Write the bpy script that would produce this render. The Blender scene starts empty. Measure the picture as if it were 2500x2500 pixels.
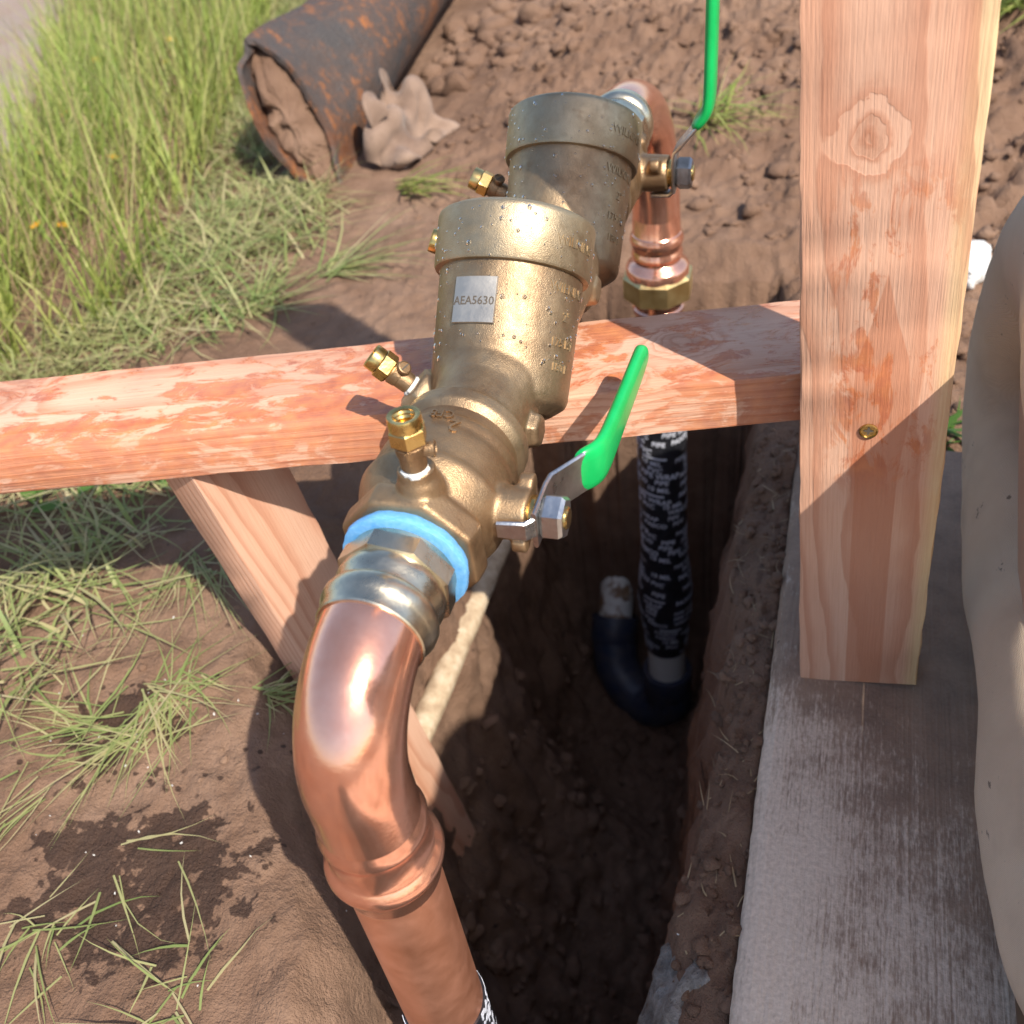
import bpy, bmesh, math, random
import numpy as np
from mathutils import Vector, Matrix, Quaternion

random.seed(7); rng = np.random.default_rng(7)
sc = bpy.context.scene
COL = sc.collection

# ------------------------------------------------------------------ camera, sky, sun, exposure
cam = bpy.data.cameras.new('camera'); cam_ob = bpy.data.objects.new('camera', cam); COL.objects.link(cam_ob)
ROT = ((0.95511, -0.09960, 0.27900), (0.27155, 0.67077, -0.69016), (-0.11841, 0.73494, 0.66771))
CAM = (0.19473, -0.29579, 0.68)
mw = Matrix(ROT).to_4x4(); mw.translation = CAM
cam_ob.matrix_world = mw
cam.sensor_width = 36; cam.lens = 36 * 2453 / 2500
cam.clip_start = 0.01; cam.clip_end = 400
cam.dof.use_dof = True; cam.dof.focus_distance = 0.62; cam.dof.aperture_fstop = 9.0
sc.camera = cam_ob

SUN = Vector((-0.514, 0.386, -0.766)).normalized()          # direction the light travels
w = bpy.data.worlds.new('World'); sc.world = w; w.use_nodes = True
wn = w.node_tree; wn.nodes.clear()
sky = wn.nodes.new('ShaderNodeTexSky'); sky.sky_type = 'NISHITA'; sky.sun_disc = False
sky.sun_elevation = math.asin(-SUN.z); sky.sun_rotation = math.atan2(-SUN.x, -SUN.y)
sky.air_density = 1.0; sky.dust_density = 1.5; sky.ozone_density = 1.0
bg = wn.nodes.new('ShaderNodeBackground'); bg.inputs[1].default_value = 0.15
wo = wn.nodes.new('ShaderNodeOutputWorld')
wn.links.new(sky.outputs[0], bg.inputs[0]); wn.links.new(bg.outputs[0], wo.inputs[0])
sl = bpy.data.lights.new('sun', 'SUN'); sl.energy = 4.4; sl.angle = math.radians(0.53); sl.color = (1.0, 0.93, 0.82)
so = bpy.data.objects.new('sun', sl); COL.objects.link(so); so.rotation_euler = SUN.to_track_quat('-Z', 'Y').to_euler()
so.location = (3, -3, 6)
sc.cycles.max_bounces = 6; sc.cycles.diffuse_bounces = 3; sc.cycles.glossy_bounces = 4; sc.cycles.transmission_bounces = 4; sc.cycles.caustics_reflective = False; sc.cycles.caustics_refractive = False
sc.view_settings.view_transform = 'Standard'; sc.view_settings.look = 'None'
sc.view_settings.gamma = 1; sc.view_settings.exposure = 0.52; sc.view_settings.use_curve_mapping = False

# ------------------------------------------------------------------ material helpers
def nd(nt, typ, ins=None, **props):
    n = nt.nodes.new(typ)
    for k, v in props.items(): setattr(n, k, v)
    for k, v in (ins or {}).items():
        s = n.inputs[k]
        if isinstance(v, bpy.types.NodeSocket): nt.links.new(v, s)
        elif v is not None: s.default_value = v
    return n
def mth(nt, op, a, b=0.0, c=0.0, clamp=False):
    n = nt.nodes.new('ShaderNodeMath'); n.operation = op; n.use_clamp = clamp
    for i, v in enumerate((a, b, c)):
        if isinstance(v, bpy.types.NodeSocket): nt.links.new(v, n.inputs[i])
        else: n.inputs[i].default_value = v
    return n.outputs[0]
def ramp(nt, fac, stops, interp='LINEAR'):
    n = nt.nodes.new('ShaderNodeValToRGB'); nt.links.new(fac, n.inputs[0]); r = n.color_ramp; r.interpolation = interp
    while len(r.elements) < len(stops): r.elements.new(0.5)
    for e, (p, c) in zip(r.elements, stops):
        e.position = p
        if not hasattr(c, '__len__'): c = (c, c, c)
        e.color = (*c[:3], 1)
    return n.outputs[0]
def mix(nt, fac, a, b, blend='MIX'):
    n = nt.nodes.new('ShaderNodeMix'); n.data_type = 'RGBA'; n.blend_type = blend; n.clamp_factor = True
    for i, v in ((0, fac), (6, a), (7, b)):
        if isinstance(v, bpy.types.NodeSocket): nt.links.new(v, n.inputs[i])
        elif i: n.inputs[i].default_value = (*v[:3], 1)
        else: n.inputs[i].default_value = v
    return n.outputs[2]
def smooth(nt, v, lo, hi, a=0.0, b=1.0):
    n = nt.nodes.new('ShaderNodeMapRange'); n.interpolation_type = 'SMOOTHSTEP'
    nt.links.new(v, n.inputs[0])
    for i, q in enumerate((lo, hi, a, b)): n.inputs[1 + i].default_value = q
    return n.outputs[0]
def noise(nt, vec, scale, detail=4, rough=0.55, dist=0.0, out=0):
    n = nd(nt, 'ShaderNodeTexNoise', {'Vector': vec, 'Scale': scale, 'Detail': detail, 'Roughness': rough, 'Distortion': dist})
    return n.outputs[out]
def scaled(nt, vec, s, loc=(0, 0, 0)):
    return nd(nt, 'ShaderNodeMapping', {'Vector': vec, 'Scale': s, 'Location': loc}).outputs[0]
def bump(nt, h, dist, strength=1.0, normal=None):
    n = nd(nt, 'ShaderNodeBump', {'Height': h, 'Distance': dist, 'Strength': strength})
    if normal is not None: nt.links.new(normal, n.inputs['Normal'])
    return n.outputs[0]
def newmat(name, color=(.5, .5, .5), rough=.5, metal=0.0, **kw):
    m = bpy.data.materials.new(name); m.use_nodes = True; nt = m.node_tree
    b = nt.nodes['Principled BSDF']
    b.inputs['Base Color'].default_value = (*color, 1); b.inputs['Roughness'].default_value = rough; b.inputs['Metallic'].default_value = metal
    for k, v in kw.items(): b.inputs[k].default_value = v
    co = nt.nodes.new('ShaderNodeTexCoord').outputs['Object']
    return m, nt, b, co
def setc(nt, b, **kw):
    for k, v in kw.items():
        k = {'color': 'Base Color', 'rough': 'Roughness', 'normal': 'Normal', 'metal': 'Metallic', 'spec': 'Specular IOR Level', 'coat': 'Coat Weight'}[k]
        if isinstance(v, bpy.types.NodeSocket): nt.links.new(v, b.inputs[k])
        else: b.inputs[k].default_value = v

MAT = {}
def cast_metal(name, dark, light, rough, grain, wet=0.0):
    m, nt, b, co = newmat(name, metal=1.0)
    n1 = noise(nt, co, 22, 5, .6); n2 = noise(nt, co, 140, 3, .6); n3 = noise(nt, co, 1500, 2, .5)
    c = ramp(nt, n1, [(.32, dark), (.62, light)])
    c = mix(nt, mth(nt, 'MULTIPLY', n2, .35), c, tuple(x * .55 for x in dark))
    blot = smooth(nt, noise(nt, co, 60, 4, .6, .4), .60, .72)
    c = mix(nt, mth(nt, 'MULTIPLY', blot, .35), c, (.20, .12, .06))
    r = ramp(nt, n2, [(.3, rough - .07), (.7, rough + .1)])
    h = mth(nt, 'ADD', mth(nt, 'MULTIPLY', n3, .7), mth(nt, 'MULTIPLY', n2, 1.0))
    setc(nt, b, color=c, rough=r, normal=bump(nt, h, grain, .7), metal=.86)
    MAT[name] = m
cast_metal('cast_brass', (.27, .175, .10), (.49, .365, .225), .44, .0005)
cast_metal('cast_brass_cap', (.36, .27, .165), (.53, .425, .28), .45, .0004)
cast_metal('valve_bronze', (.28, .165, .085), (.46, .31, .175), .43, .0005)

def turned(name, c0, c1, rough, coat=0.0, scr=.0002, film=1.0):
    m, nt, b, co = newmat(name, metal=1.0)
    n = noise(nt, co, 55, 5, .62, .3); f = noise(nt, co, 420, 2, .5)
    c = ramp(nt, n, [(.3, c0), (.7, c1)])
    setc(nt, b, color=c, rough=ramp(nt, n, [(.3, rough), (.75, rough + .13)]), normal=bump(nt, mth(nt, 'ADD', f, mth(nt, 'MULTIPLY', n, 1.5)), scr, .6))
    b.inputs['Coat Weight'].default_value = coat; b.inputs['Metallic'].default_value = film
    MAT[name] = m
turned('gold_brass', (.55, .36, .11), (.80, .58, .24), .2)
turned('nut_brass', (.62, .47, .20), (.74, .60, .30), .34)
turned('adapter_bronze', (.52, .45, .33), (.76, .67, .50), .24, 0, .0002)
turned('copper_bright', (.88, .41, .27), (.93, .50, .36), .12, 0, .00008, .90)
turned('copper_dull', (.72, .31, .18), (.83, .40, .26), .36, 0, .0001, .84)
turned('steel', (.42, .42, .42), (.66, .66, .65), .26, 0, .0003)
turned('dark_steel', (.20, .20, .21), (.40, .40, .42), .3)
turned('plate_alu', (.50, .46, .40), (.62, .57, .50), .5)

m, nt, b, co = newmat('green_vinyl', (.005, .42, .09), .28)
n = noise(nt, co, 260, 2); setc(nt, b, color=ramp(nt, noise(nt, co, 40), [(.3, (.004, .36, .08)), (.7, (.008, .46, .11))]), normal=bump(nt, n, .0002, .5)); MAT['green_vinyl'] = m
m, nt, b, co = newmat('blue_tape', (.10, .42, .80), .6)
n = noise(nt, scaled(nt, co, (300, 900, 300)), 1, 3); setc(nt, b, color=ramp(nt, n, [(.25, (.10, .36, .72)), (.8, (.22, .50, .82))]), normal=bump(nt, n, .0004, .6)); MAT['blue_tape'] = m
m, nt, b, co = newmat('thread_paste', (.78, .76, .70), .7); MAT['thread_paste'] = m
m, nt, b, co = newmat('engraving', (.10, .08, .06), .6); MAT['engraving'] = m
m, nt, b, co = newmat('white_print', (.62, .64, .72), .5); MAT['white_print'] = m
m, nt, b, co = newmat('black_wrap', (.012, .013, .016), .38)
n = noise(nt, co, 90, 4); setc(nt, b, color=ramp(nt, n, [(.3, (.010, .011, .014)), (.75, (.03, .03, .036))]), normal=bump(nt, n, .002, .6)); MAT['black_wrap'] = m
m, nt, b, co = newmat('navy_pvc', (.02, .026, .045), .42)
n = noise(nt, co, 45, 4); setc(nt, b, color=ramp(nt, n, [(.35, (.024, .034, .066)), (.75, (.07, .066, .075))])); MAT['navy_pvc'] = m
def dirty_pvc(name, amt):
    m, nt, b, co = newmat(name, (.75, .74, .70), .4)
    n = smooth(nt, noise(nt, co, 26, 5, .6, .3), .62 - amt, .72 - amt)
    c = mix(nt, n, (.72, .70, .64), ramp(nt, noise(nt, co, 70), [(.3, (.16, .09, .05)), (.7, (.36, .23, .13))]))
    setc(nt, b, color=c, rough=.55); MAT[name] = m
dirty_pvc('pvc_white', 0.0); dirty_pvc('pvc_muddy', .125)
m, nt, b, co = newmat('water', (1, 1, 1), .02); b.inputs['Transmission Weight'].default_value = 1.0; b.inputs['IOR'].default_value = 1.33; MAT['water'] = m

def wood(name, pith, knots=(), sap=None, stain=0.0, stain_region=None, tilt=0.0, tone=1.0, freq=190.0, stain_hi=.60, flame=False, sap_side=1.0):
    """Solid Douglas-fir texture in object space: X along the grain, Y across the face, Z thickness."""
    m, nt, b, co = newmat(name, rough=.62)
    warp = noise(nt, scaled(nt, co, (2.2, 6, 6)), 1.0, 3, .5)
    sep = nd(nt, 'ShaderNodeSeparateXYZ', {0: co}); X, Y, Z = sep.outputs
    wv = mth(nt, 'MULTIPLY', mth(nt, 'SUBTRACT', warp, .5), .05)
    y = mth(nt, 'ADD', mth(nt, 'SUBTRACT', Y, pith[0]), mth(nt, 'ADD', wv, mth(nt, 'MULTIPLY', X, tilt)))
    z = mth(nt, 'ADD', mth(nt, 'SUBTRACT', Z, pith[1]), mth(nt, 'MULTIPLY', wv, .6))
    r = mth(nt, 'SQRT', mth(nt, 'ADD', mth(nt, 'MULTIPLY', y, y), mth(nt, 'MULTIPLY', z, z)))
    kmask = None; kd = None
    for (kx, ky, size, amp) in knots:
        kn = mth(nt, 'MULTIPLY', mth(nt, 'SUBTRACT', noise(nt, co, 55, 4, .6), .5), .018); kn2 = mth(nt, 'MULTIPLY', mth(nt, 'SUBTRACT', noise(nt, co, 40, 3, .6), .5), .016)
        dx = mth(nt, 'MULTIPLY', mth(nt, 'ADD', mth(nt, 'SUBTRACT', X, kx), kn), .72); dy = mth(nt, 'ADD', mth(nt, 'SUBTRACT', Y, ky), kn2)
        d2 = mth(nt, 'ADD', mth(nt, 'MULTIPLY', dx, dx), mth(nt, 'MULTIPLY', dy, dy))
        e = mth(nt, 'EXPONENT', mth(nt, 'MULTIPLY', d2, -1.0 / (size * size)))
        r = mth(nt, 'ADD', r, mth(nt, 'MULTIPLY', e, amp))
        kk = mth(nt, 'MULTIPLY', smooth(nt, e, .42, .70), ramp(nt, noise(nt, scaled(nt, co, (60, 160, 160)), 1.0, 4, .7), [(.3, .25), (.7, 1)]))
        kmask = kk if kmask is None else mth(nt, 'MAXIMUM', kmask, kk)
    ph = mth(nt, 'ADD', mth(nt, 'MULTIPLY', r, freq), mth(nt, 'MULTIPLY', noise(nt, co, 5, 2), .8))
    fr = mth(nt, 'FRACT', ph)
    late = mth(nt, 'MULTIPLY', smooth(nt, fr, .42, .93), smooth(nt, fr, .935, 1.0, 1.0, 0.0))
    band = noise(nt, scaled(nt, co, (1.2, 18, 18)), 1.0, 3)
    e1 = tuple(c * tone for c in (.72, .455, .325)); e2 = tuple(c * tone for c in (.68, .375, .245)); l1 = tuple(c * tone for c in (.50, .215, .125))
    c = mix(nt, ramp(nt, band, [(.35, 0), (.65, 1)]), e1, e2)
    if sap is not None:
        lo, hi = sap
        s = mth(nt, 'ADD', mth(nt, 'MULTIPLY', Y, sap_side), mth(nt, 'MULTIPLY', wv, .15)); _s = mth(nt, 'ABSOLUTE', mth(nt, 'ADD', Y, mth(nt, 'MULTIPLY', mth(nt, 'SUBTRACT', warp, .5), .016)))
        c = mix(nt, smooth(nt, s, lo, hi), c, tuple(q * tone for q in (.74, .55, .31)))
    c = mix(nt, mth(nt, 'MULTIPLY', late, .62), c, l1)
    if flame:      # pointed heartwood tongue running up the face
        hwid = ramp(nt, mth(nt, 'ADD', X, .5), [(0, .27), (.22, .27), (.275, .36), (.315, .30), (.345, .13), (.375, .0)])
        fy = mth(nt, 'ABSOLUTE', mth(nt, 'ADD', mth(nt, 'ADD', Y, .004), mth(nt, 'MULTIPLY', wv, .12)))
        fm = smooth(nt, mth(nt, 'SUBTRACT', mth(nt, 'MULTIPLY', hwid, .05), fy), -.0004, .0006)
        c = mix(nt, mth(nt, 'MULTIPLY', fm, .75), c, (.52, .22, .125))
    fib = noise(nt, scaled(nt, co, (14, 700, 700)), 1.0, 3, .6)
    c = mix(nt, mth(nt, 'MULTIPLY', ramp(nt, fib, [(.35, 0), (.75, 1)]), .34), c, l1)
    if kmask is not None:
        c = mix(nt, mth(nt, 'MULTIPLY', kmask, .55), c, (.34, .13, .065))
    rough = ramp(nt, fib, [(.3, .5), (.7, .72)])
    if stain > 0:
        s1 = noise(nt, scaled(nt, co, (26, 60, 60)), 1.0, 5, .72, .5); s2 = noise(nt, scaled(nt, co, (5, 9, 9)), 1.0, 2)
        sm = smooth(nt, mth(nt, 'ADD', mth(nt, 'MULTIPLY', s1, .75), mth(nt, 'MULTIPLY', s2, .40)), stain_hi, stain_hi + .07)
        if stain_region is not None:
            x0, x1, y0, y1 = stain_region
            reg = mth(nt, 'MULTIPLY', mth(nt, 'MULTIPLY', smooth(nt, X, x0, x0 + .06), smooth(nt, X, x1 - .06, x1, 1, 0)),
                      mth(nt, 'MULTIPLY', smooth(nt, Y, y0, y0 + .02), smooth(nt, Y, y1 - .02, y1, 1, 0)))
            sm = mth(nt, 'MULTIPLY', sm, reg)
        c = mix(nt, mth(nt, 'MULTIPLY', sm, stain), c, ramp(nt, noise(nt, co, 90), [(.35, (.40, .085, .03)), (.7, (.62, .19, .05))]))
        rough = mix(nt, sm, rough, (.25, .25, .25))
    hgt = mth(nt, 'ADD', mth(nt, 'MULTIPLY', late, .18), mth(nt, 'MULTIPLY', fib, .8))
    hgt = mth(nt, 'ADD', hgt, mth(nt, 'MULTIPLY', noise(nt, scaled(nt, co, (60, 200, 200)), 1.0, 4), .6))
    setc(nt, b, color=c, rough=rough, normal=bump(nt, hgt, .0009, .75), spec=.35)
    MAT[name] = m

# ------------------------------------------------------------------ mesh helpers
def tag(o, label=None, cat=None, group=None, kind=None):
    if label: o['label'] = label
    if cat: o['category'] = cat
    if group: o['group'] = group
    if kind: o['kind'] = kind
    return o
def mesh_obj(name, verts, faces, mat, parent=None, smooth_ang=35, loc=None):
    me = bpy.data.meshes.new(name); me.from_pydata([tuple(v) for v in verts], [], [tuple(f) for f in faces])
    return finish(name, me, mat, parent, smooth_ang)
def finish(name, me, mat, parent=None, smooth_ang=35):
    me.validate(); me.update()
    if smooth_ang:
        me.shade_smooth(); me.set_sharp_from_angle(angle=math.radians(smooth_ang))
    me.materials.append(MAT[mat] if isinstance(mat, str) else mat)
    o = bpy.data.objects.new(name, me); COL.objects.link(o)
    if parent is not None: o.parent = parent
    return o
def empty(name, label, cat, group=None):
    o = bpy.data.objects.new(name, None); COL.objects.link(o); o.empty_display_size = .02
    return tag(o, label, cat, group)
def frame(d, hint=None):
    d = Vector(d).normalized(); h = Vector(hint) if hint is not None else (Vector((0, 0, 1)) if abs(d.z) < .9 else Vector((1, 0, 0)))
    a = h.cross(d).normalized(); b = d.cross(a).normalized()
    return a, b, d
def lathe_data(org, d, prof, segs=64, hint=None, phase=0.0, cap0=True, cap1=True, rfun=None):
    a, b, d = frame(d, hint); org = Vector(org); V = []; F = []
    for (t, r) in prof:
        for k in range(segs):
            an = phase + 2 * math.pi * k / segs
            rr = r if rfun is None else rfun(t, r, an)
            V.append(org + d * t + a * (math.cos(an) * rr) + b * (math.sin(an) * rr))
    n = len(prof)
    for i in range(n - 1):
        for k in range(segs):
            k2 = (k + 1) % segs
            F.append((i * segs + k, i * segs + k2, (i + 1) * segs + k2, (i + 1) * segs + k))
    if cap0: F.append(tuple(reversed(range(segs))))
    if cap1: F.append(tuple((n - 1) * segs + k for k in range(segs)))
    return V, F
def lathe(name, org, d, prof, mat, parent=None, segs=64, ang=35, **kw):
    V, F = lathe_data(org, d, prof, segs, **kw)
    return mesh_obj(name, V, F, mat, parent, ang)
def hexnut(name, org, d, t0, t1, rc, mat, parent, phase=0.0, sides=6, hint=None, ch=.12):
    """hexagonal prism with chamfered corners, rc = corner radius"""
    L = t1 - t0; c = L * ch
    return lathe(name, org, d, [(t0, rc * .86), (t0 + c, rc), (t1 - c, rc), (t1, rc * .86)], mat, parent, segs=sides, ang=10, phase=phase, hint=hint)
def tube_data(path, rad, segs=32, cap=True):
    P = [Vector(p) for p in path]; n = len(P); V = []; F = []
    T = [(P[min(i + 1, n - 1)] - P[max(i - 1, 0)]).normalized() for i in range(n)]
    a, b, _ = frame(T[0])
    for i in range(n):
        if i:
            q = T[i - 1].rotation_difference(T[i]); a = q @ a; b = q @ b
        r = rad[i] if hasattr(rad, '__len__') else rad
        for k in range(segs):
            an = 2 * math.pi * k / segs; V.append(P[i] + a * (math.cos(an) * r) + b * (math.sin(an) * r))
    for i in range(n - 1):
        for k in range(segs):
            k2 = (k + 1) % segs; F.append((i * segs + k, i * segs + k2, (i + 1) * segs + k2, (i + 1) * segs + k))
    if cap: F.append(tuple(reversed(range(segs)))); F.append(tuple((n - 1) * segs + k for k in range(segs)))
    return V, F
def tube(name, path, rad, mat, parent=None, segs=32, ang=40):
    V, F = tube_data(path, rad, segs); return mesh_obj(name, V, F, mat, parent, ang)
def merge(*parts):
    V = []; F = []
    for v, f in parts:
        o = len(V); V += list(v); F += [tuple(i + o for i in q) for q in f]
    return V, F
def strap_data(path, wvec, hw, th):
    """flat bar: path centre line, width vector constant, half width list, thickness th"""
    P = [Vector(p) for p in path]; wv = Vector(wvec).normalized(); n = len(P); V = []; F = []
    for i in range(n):
        t0 = (P[i] - P[i - 1]).normalized() if i else (P[1] - P[0]).normalized()
        t1 = (P[i + 1] - P[i]).normalized() if i < n - 1 else t0
        t = (t0 + t1).normalized(); nn = t.cross(wv).normalized(); k = 1 / max(.5, t.dot(t0)); h = hw[i]; q = th / 2 * k; c = min(h * .35, th * .35)
        for (s, u) in ((-h + c, -q), (h - c, -q), (h, -q + c), (h, q - c), (h - c, q), (-h + c, q), (-h, q - c), (-h, -q + c)):
            V.append(P[i] + wv * s + nn * u)
    for i in range(n - 1):
        for k in range(8):
            k2 = (k + 1) % 8; F.append((i * 8 + k, i * 8 + k2, (i + 1) * 8 + k2, (i + 1) * 8 + k))
    F.append(tuple(reversed(range(8)))); F.append(tuple((n - 1) * 8 + k for k in range(8)))
    return V, F
def strap(name, path, wvec, hw, th, mat, parent):
    V, F = strap_data(path, wvec, hw, th); return mesh_obj(name, V, F, mat, parent, 40)
def remeshed(name, parts, mat, parent, voxel, iters=3):
    V, F = merge(*parts); o = mesh_obj(name, V, F, mat, parent, 0)
    md = o.modifiers.new('remesh', 'REMESH'); md.mode = 'VOXEL'; md.voxel_size = voxel; md.use_smooth_shade = True
    s = o.modifiers.new('smooth', 'SMOOTH'); s.factor = .5; s.iterations = iters
    return o
def lumber(name, mat, L, W, T, mw, seed, parent=None, jitter=.0006, nx=40):
    """sawn timber with eased edges and slightly uneven faces; local X length, Y width, Z thickness"""
    r = random.Random(seed); c = .0018; V = []; F = []
    pts = []
    for (sy, sz) in ((-1, -1), (1, -1), (1, 1), (-1, 1)):
        for k in range(3):
            an = math.atan2(sz, sy) + (k - 1) * math.pi / 4
            pts.append((sy * (W / 2 - c) + math.cos(an) * c, sz * (T / 2 - c) + math.sin(an) * c))
    m = len(pts)
    for i in range(nx + 1):
        x = -L / 2 + L * i / nx
        for (y, z) in pts:
            V.append((x + (r.uniform(-1, 1) * .0012 if i in (0, nx) else 0), y + r.uniform(-1, 1) * jitter, z + r.uniform(-1, 1) * jitter))
    for i in range(nx):
        for k in range(m):
            k2 = (k + 1) % m; F.append((i * m + k, i * m + k2, (i + 1) * m + k2, (i + 1) * m + k))
    F.append(tuple(reversed(range(m)))); F.append(tuple(nx * m + k for k in range(m)))
    o = mesh_obj(name, V, F, mat, parent, 38); o.matrix_world = mw
    return o
def mat4(x, y, z, o):
    return Matrix(((x[0], y[0], z[0], o[0]), (x[1], y[1], z[1], o[1]), (x[2], y[2], z[2], o[2]), (0, 0, 0, 1)))
def text_mesh(s, size, extrude=.0003, bold=0.0, align='CENTER', shear=0.0):
    cu = bpy.data.curves.new('t', 'FONT'); cu.body = s; cu.size = size; cu.extrude = extrude; cu.offset = bold; cu.align_x = align; cu.align_y = 'CENTER'; cu.resolution_u = 2; cu.shear = shear
    o = bpy.data.objects.new('t', cu); COL.objects.link(o); bpy.context.view_layer.update()
    me = bpy.data.meshes.new_from_object(o.evaluated_get(bpy.context.evaluated_depsgraph_get()))
    V = [Vector(v.co) for v in me.vertices]; F = [tuple(p.vertices) for p in me.polygons]
    bpy.data.objects.remove(o); bpy.data.curves.remove(cu); bpy.data.meshes.remove(me)
    return V, F
_tcache = {}
def on_cyl(s, size, org, d, hint, R, ang, t, extrude=.0004, rot=0.0, bold=0.0):
    """lettering bent round a cylinder; reading direction goes round it, 'up' is along +d; rot tilts the line"""
    key = (s, size, extrude, bold)
    if key not in _tcache: _tcache[key] = text_mesh(s, size, extrude, bold)
    V, F = _tcache[key]; a, b, d = frame(d, hint); org = Vector(org); out = []
    for v in V:
        x = v.x * math.cos(rot) - v.y * math.sin(rot); y = v.x * math.sin(rot) + v.y * math.cos(rot)
        rr = (R(t + y) if callable(R) else R) + v.z; an = ang + x / (R(t + y) if callable(R) else R)
        out.append(org + d * (t + y) + a * (math.cos(an) * rr) + b * (math.sin(an) * rr))
    return out, F

# fractal value noise for terrain
def vnoise(x, y, seed=0):
    xi = np.floor(x).astype(np.int64); yi = np.floor(y).astype(np.int64); fx = x - xi; fy = y - yi
    fx = fx * fx * fx * (fx * (fx * 6 - 15) + 10); fy = fy * fy * fy * (fy * (fy * 6 - 15) + 10)
    def h(a, b):
        n = (a * 374761393 + b * 668265263 + seed * 974634777) & 0xffffffff
        n = ((n ^ (n >> 13)) * 1274126177) & 0xffffffff
        return ((n ^ (n >> 16)) & 0xffff) / 65535.0
    return (h(xi, yi) * (1 - fx) + h(xi + 1, yi) * fx) * (1 - fy) + (h(xi, yi + 1) * (1 - fx) + h(xi + 1, yi + 1) * fx) * fy
def fbm(x, y, f, octv=4, seed=0, gain=.5):
    s = 0; a = 1; t = 0
    for i in range(octv):
        s = s + a * vnoise(x * f, y * f, seed + i * 17); t += a; a *= gain; f *= 2.03
    return s / t - .5
def sstep(v, a, b):
    t = np.clip((v - a) / (b - a), 0, 1); return t * t * (3 - 2 * t)

# ------------------------------------------------------------------ ground with the trench
TL_Y = [-2, -.25, -.04, .02, .10, .20, .40, .72, 1.2]; TL_X = [-.06, -.06, -.095, -.15, -.215, -.262, -.265, -.25, -.25]
def ground_z(x, y):
    x = np.asarray(x, float); y = np.asarray(y, float)
    wob = fbm(x, y, 9, 3, 3) * .05
    xl = np.interp(y, TL_Y, TL_X) + fbm(y, y * 0 + 3.3, 8, 3, 5) * .03 + wob
    e = x - xl; e = np.where(e > 0, e * (1 + 1.6 * sstep(y, .50, .68)), e)
    zl = np.interp(e, [-.09, -.03, 0, .03, .09, .13, .22, .3], [0, -.008, -.035, -.16, -.42, -.58, -.74, -.80])
    xr = .140 + fbm(y, y * 0 + 9.1, 14, 4, 11) * .034 + wob * .7
    er = xr - x
    zr = np.interp(er, [-.05, -.02, 0, .02, .05, .1], [-.014, -.02, -.034, -.20, -.60, -.80])
    ef = .925 + wob * .6 - y
    zf = np.interp(ef, [-.05, 0, .006, .014, .022], [0, -.03, -.28, -.62, -.80])
    en = y + 1.3
    zn = np.interp(en, [-.05, 0, .05, .1], [0, -.1, -.6, -.80])
    z = np.maximum(np.maximum(zl, zr), np.maximum(zf, zn))
    depth = np.clip(-z / .3, 0, 1)
    # gentle lie of the land
    far = sstep(y, .95, 1.9) * sstep(x, -.75, -.2)
    z = z + far * .09 + sstep(y, 2.2, 6) * .12
    big = fbm(x, y, 3.2, 4, 21) * .03
    clod = np.maximum(fbm(x, y, 34, 4, 31, .65), -.12)
    rough = .008 + .010 * sstep(x, .10, .14) * (1 - sstep(x, .18, .2)) + .020 * sstep(y, .85, 1.5) * sstep(x, -.6, -.2) + .016 * depth + .02 * sstep(x, .18, .3) * sstep(y, .6, .8)
    z = z + big * (1 - .4 * depth) + clod * rough * 2.0 + fbm(x, y, 95, 3, 41) * .0045
    # bed under the concrete slab
    us = sstep(x, .178, .20) * (1 - sstep(y, .53, .60))
    z = z * (1 - us) + (-.12) * us
    return z
def lines(segs):
    out = []
    for a, b, n in segs: out += list(np.linspace(a, b, n, endpoint=False))
    return np.array(out + [segs[-1][1]])
gx = lines([(-60, -12, 8), (-12, -3, 14), (-3, -1.2, 90), (-1.2, -.45, 95), (-.45, .25, 190), (.25, .8, 70), (.8, 3, 50), (3, 12, 12), (12, 60, 8)])
gy = lines([(-60, -8, 8), (-8, -1.5, 14), (-1.5, -.2, 60), (-.2, 1.15, 240), (1.15, 2.6, 170), (2.6, 6, 60), (6, 16, 14), (16, 90, 10)])
GX, GY = np.meshgrid(gx, gy); GZ = ground_z(GX, GY)
nxg, nyg = len(gx), len(gy)
V = np.stack([GX.ravel(), GY.ravel(), GZ.ravel()], 1)
wallm = sstep(-V[:, 2], .05, .16) * (1 - sstep(-V[:, 2], .70, .80)); V0 = V.copy()
V[:, 0] += wallm * (fbm(V0[:, 1], V0[:, 2], 24, 4, 141, .6) * .034); V[:, 1] += wallm * (fbm(V0[:, 0] + 3, V0[:, 2], 24, 4, 142, .6) * .022)
idx = np.arange(nxg * nyg).reshape(nyg, nxg)
F = np.stack([idx[:-1, :-1].ravel(), idx[:-1, 1:].ravel(), idx[1:, 1:].ravel(), idx[1:, :-1].ravel()], 1)

m, nt, b, co = newmat('soil', rough=.9)
n1 = noise(nt, co, 3.5, 5, .6); n2 = noise(nt, co, 30, 5, .65); n3 = noise(nt, co, 240, 4, .65)
c = ramp(nt, n1, [(.3, (.145, .082, .052)), (.50, (.235, .142, .094)), (.70, (.33, .212, .145))])
c = mix(nt, ramp(nt, n2, [(.35, 0), (.75, .55)]), c, (.105, .054, .032))
c = mix(nt, ramp(nt, n3, [(.4, 0), (.8, .40)]), c, (.27, .165, .11))
sp = nd(nt, 'ShaderNodeSeparateXYZ', {0: co})
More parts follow.
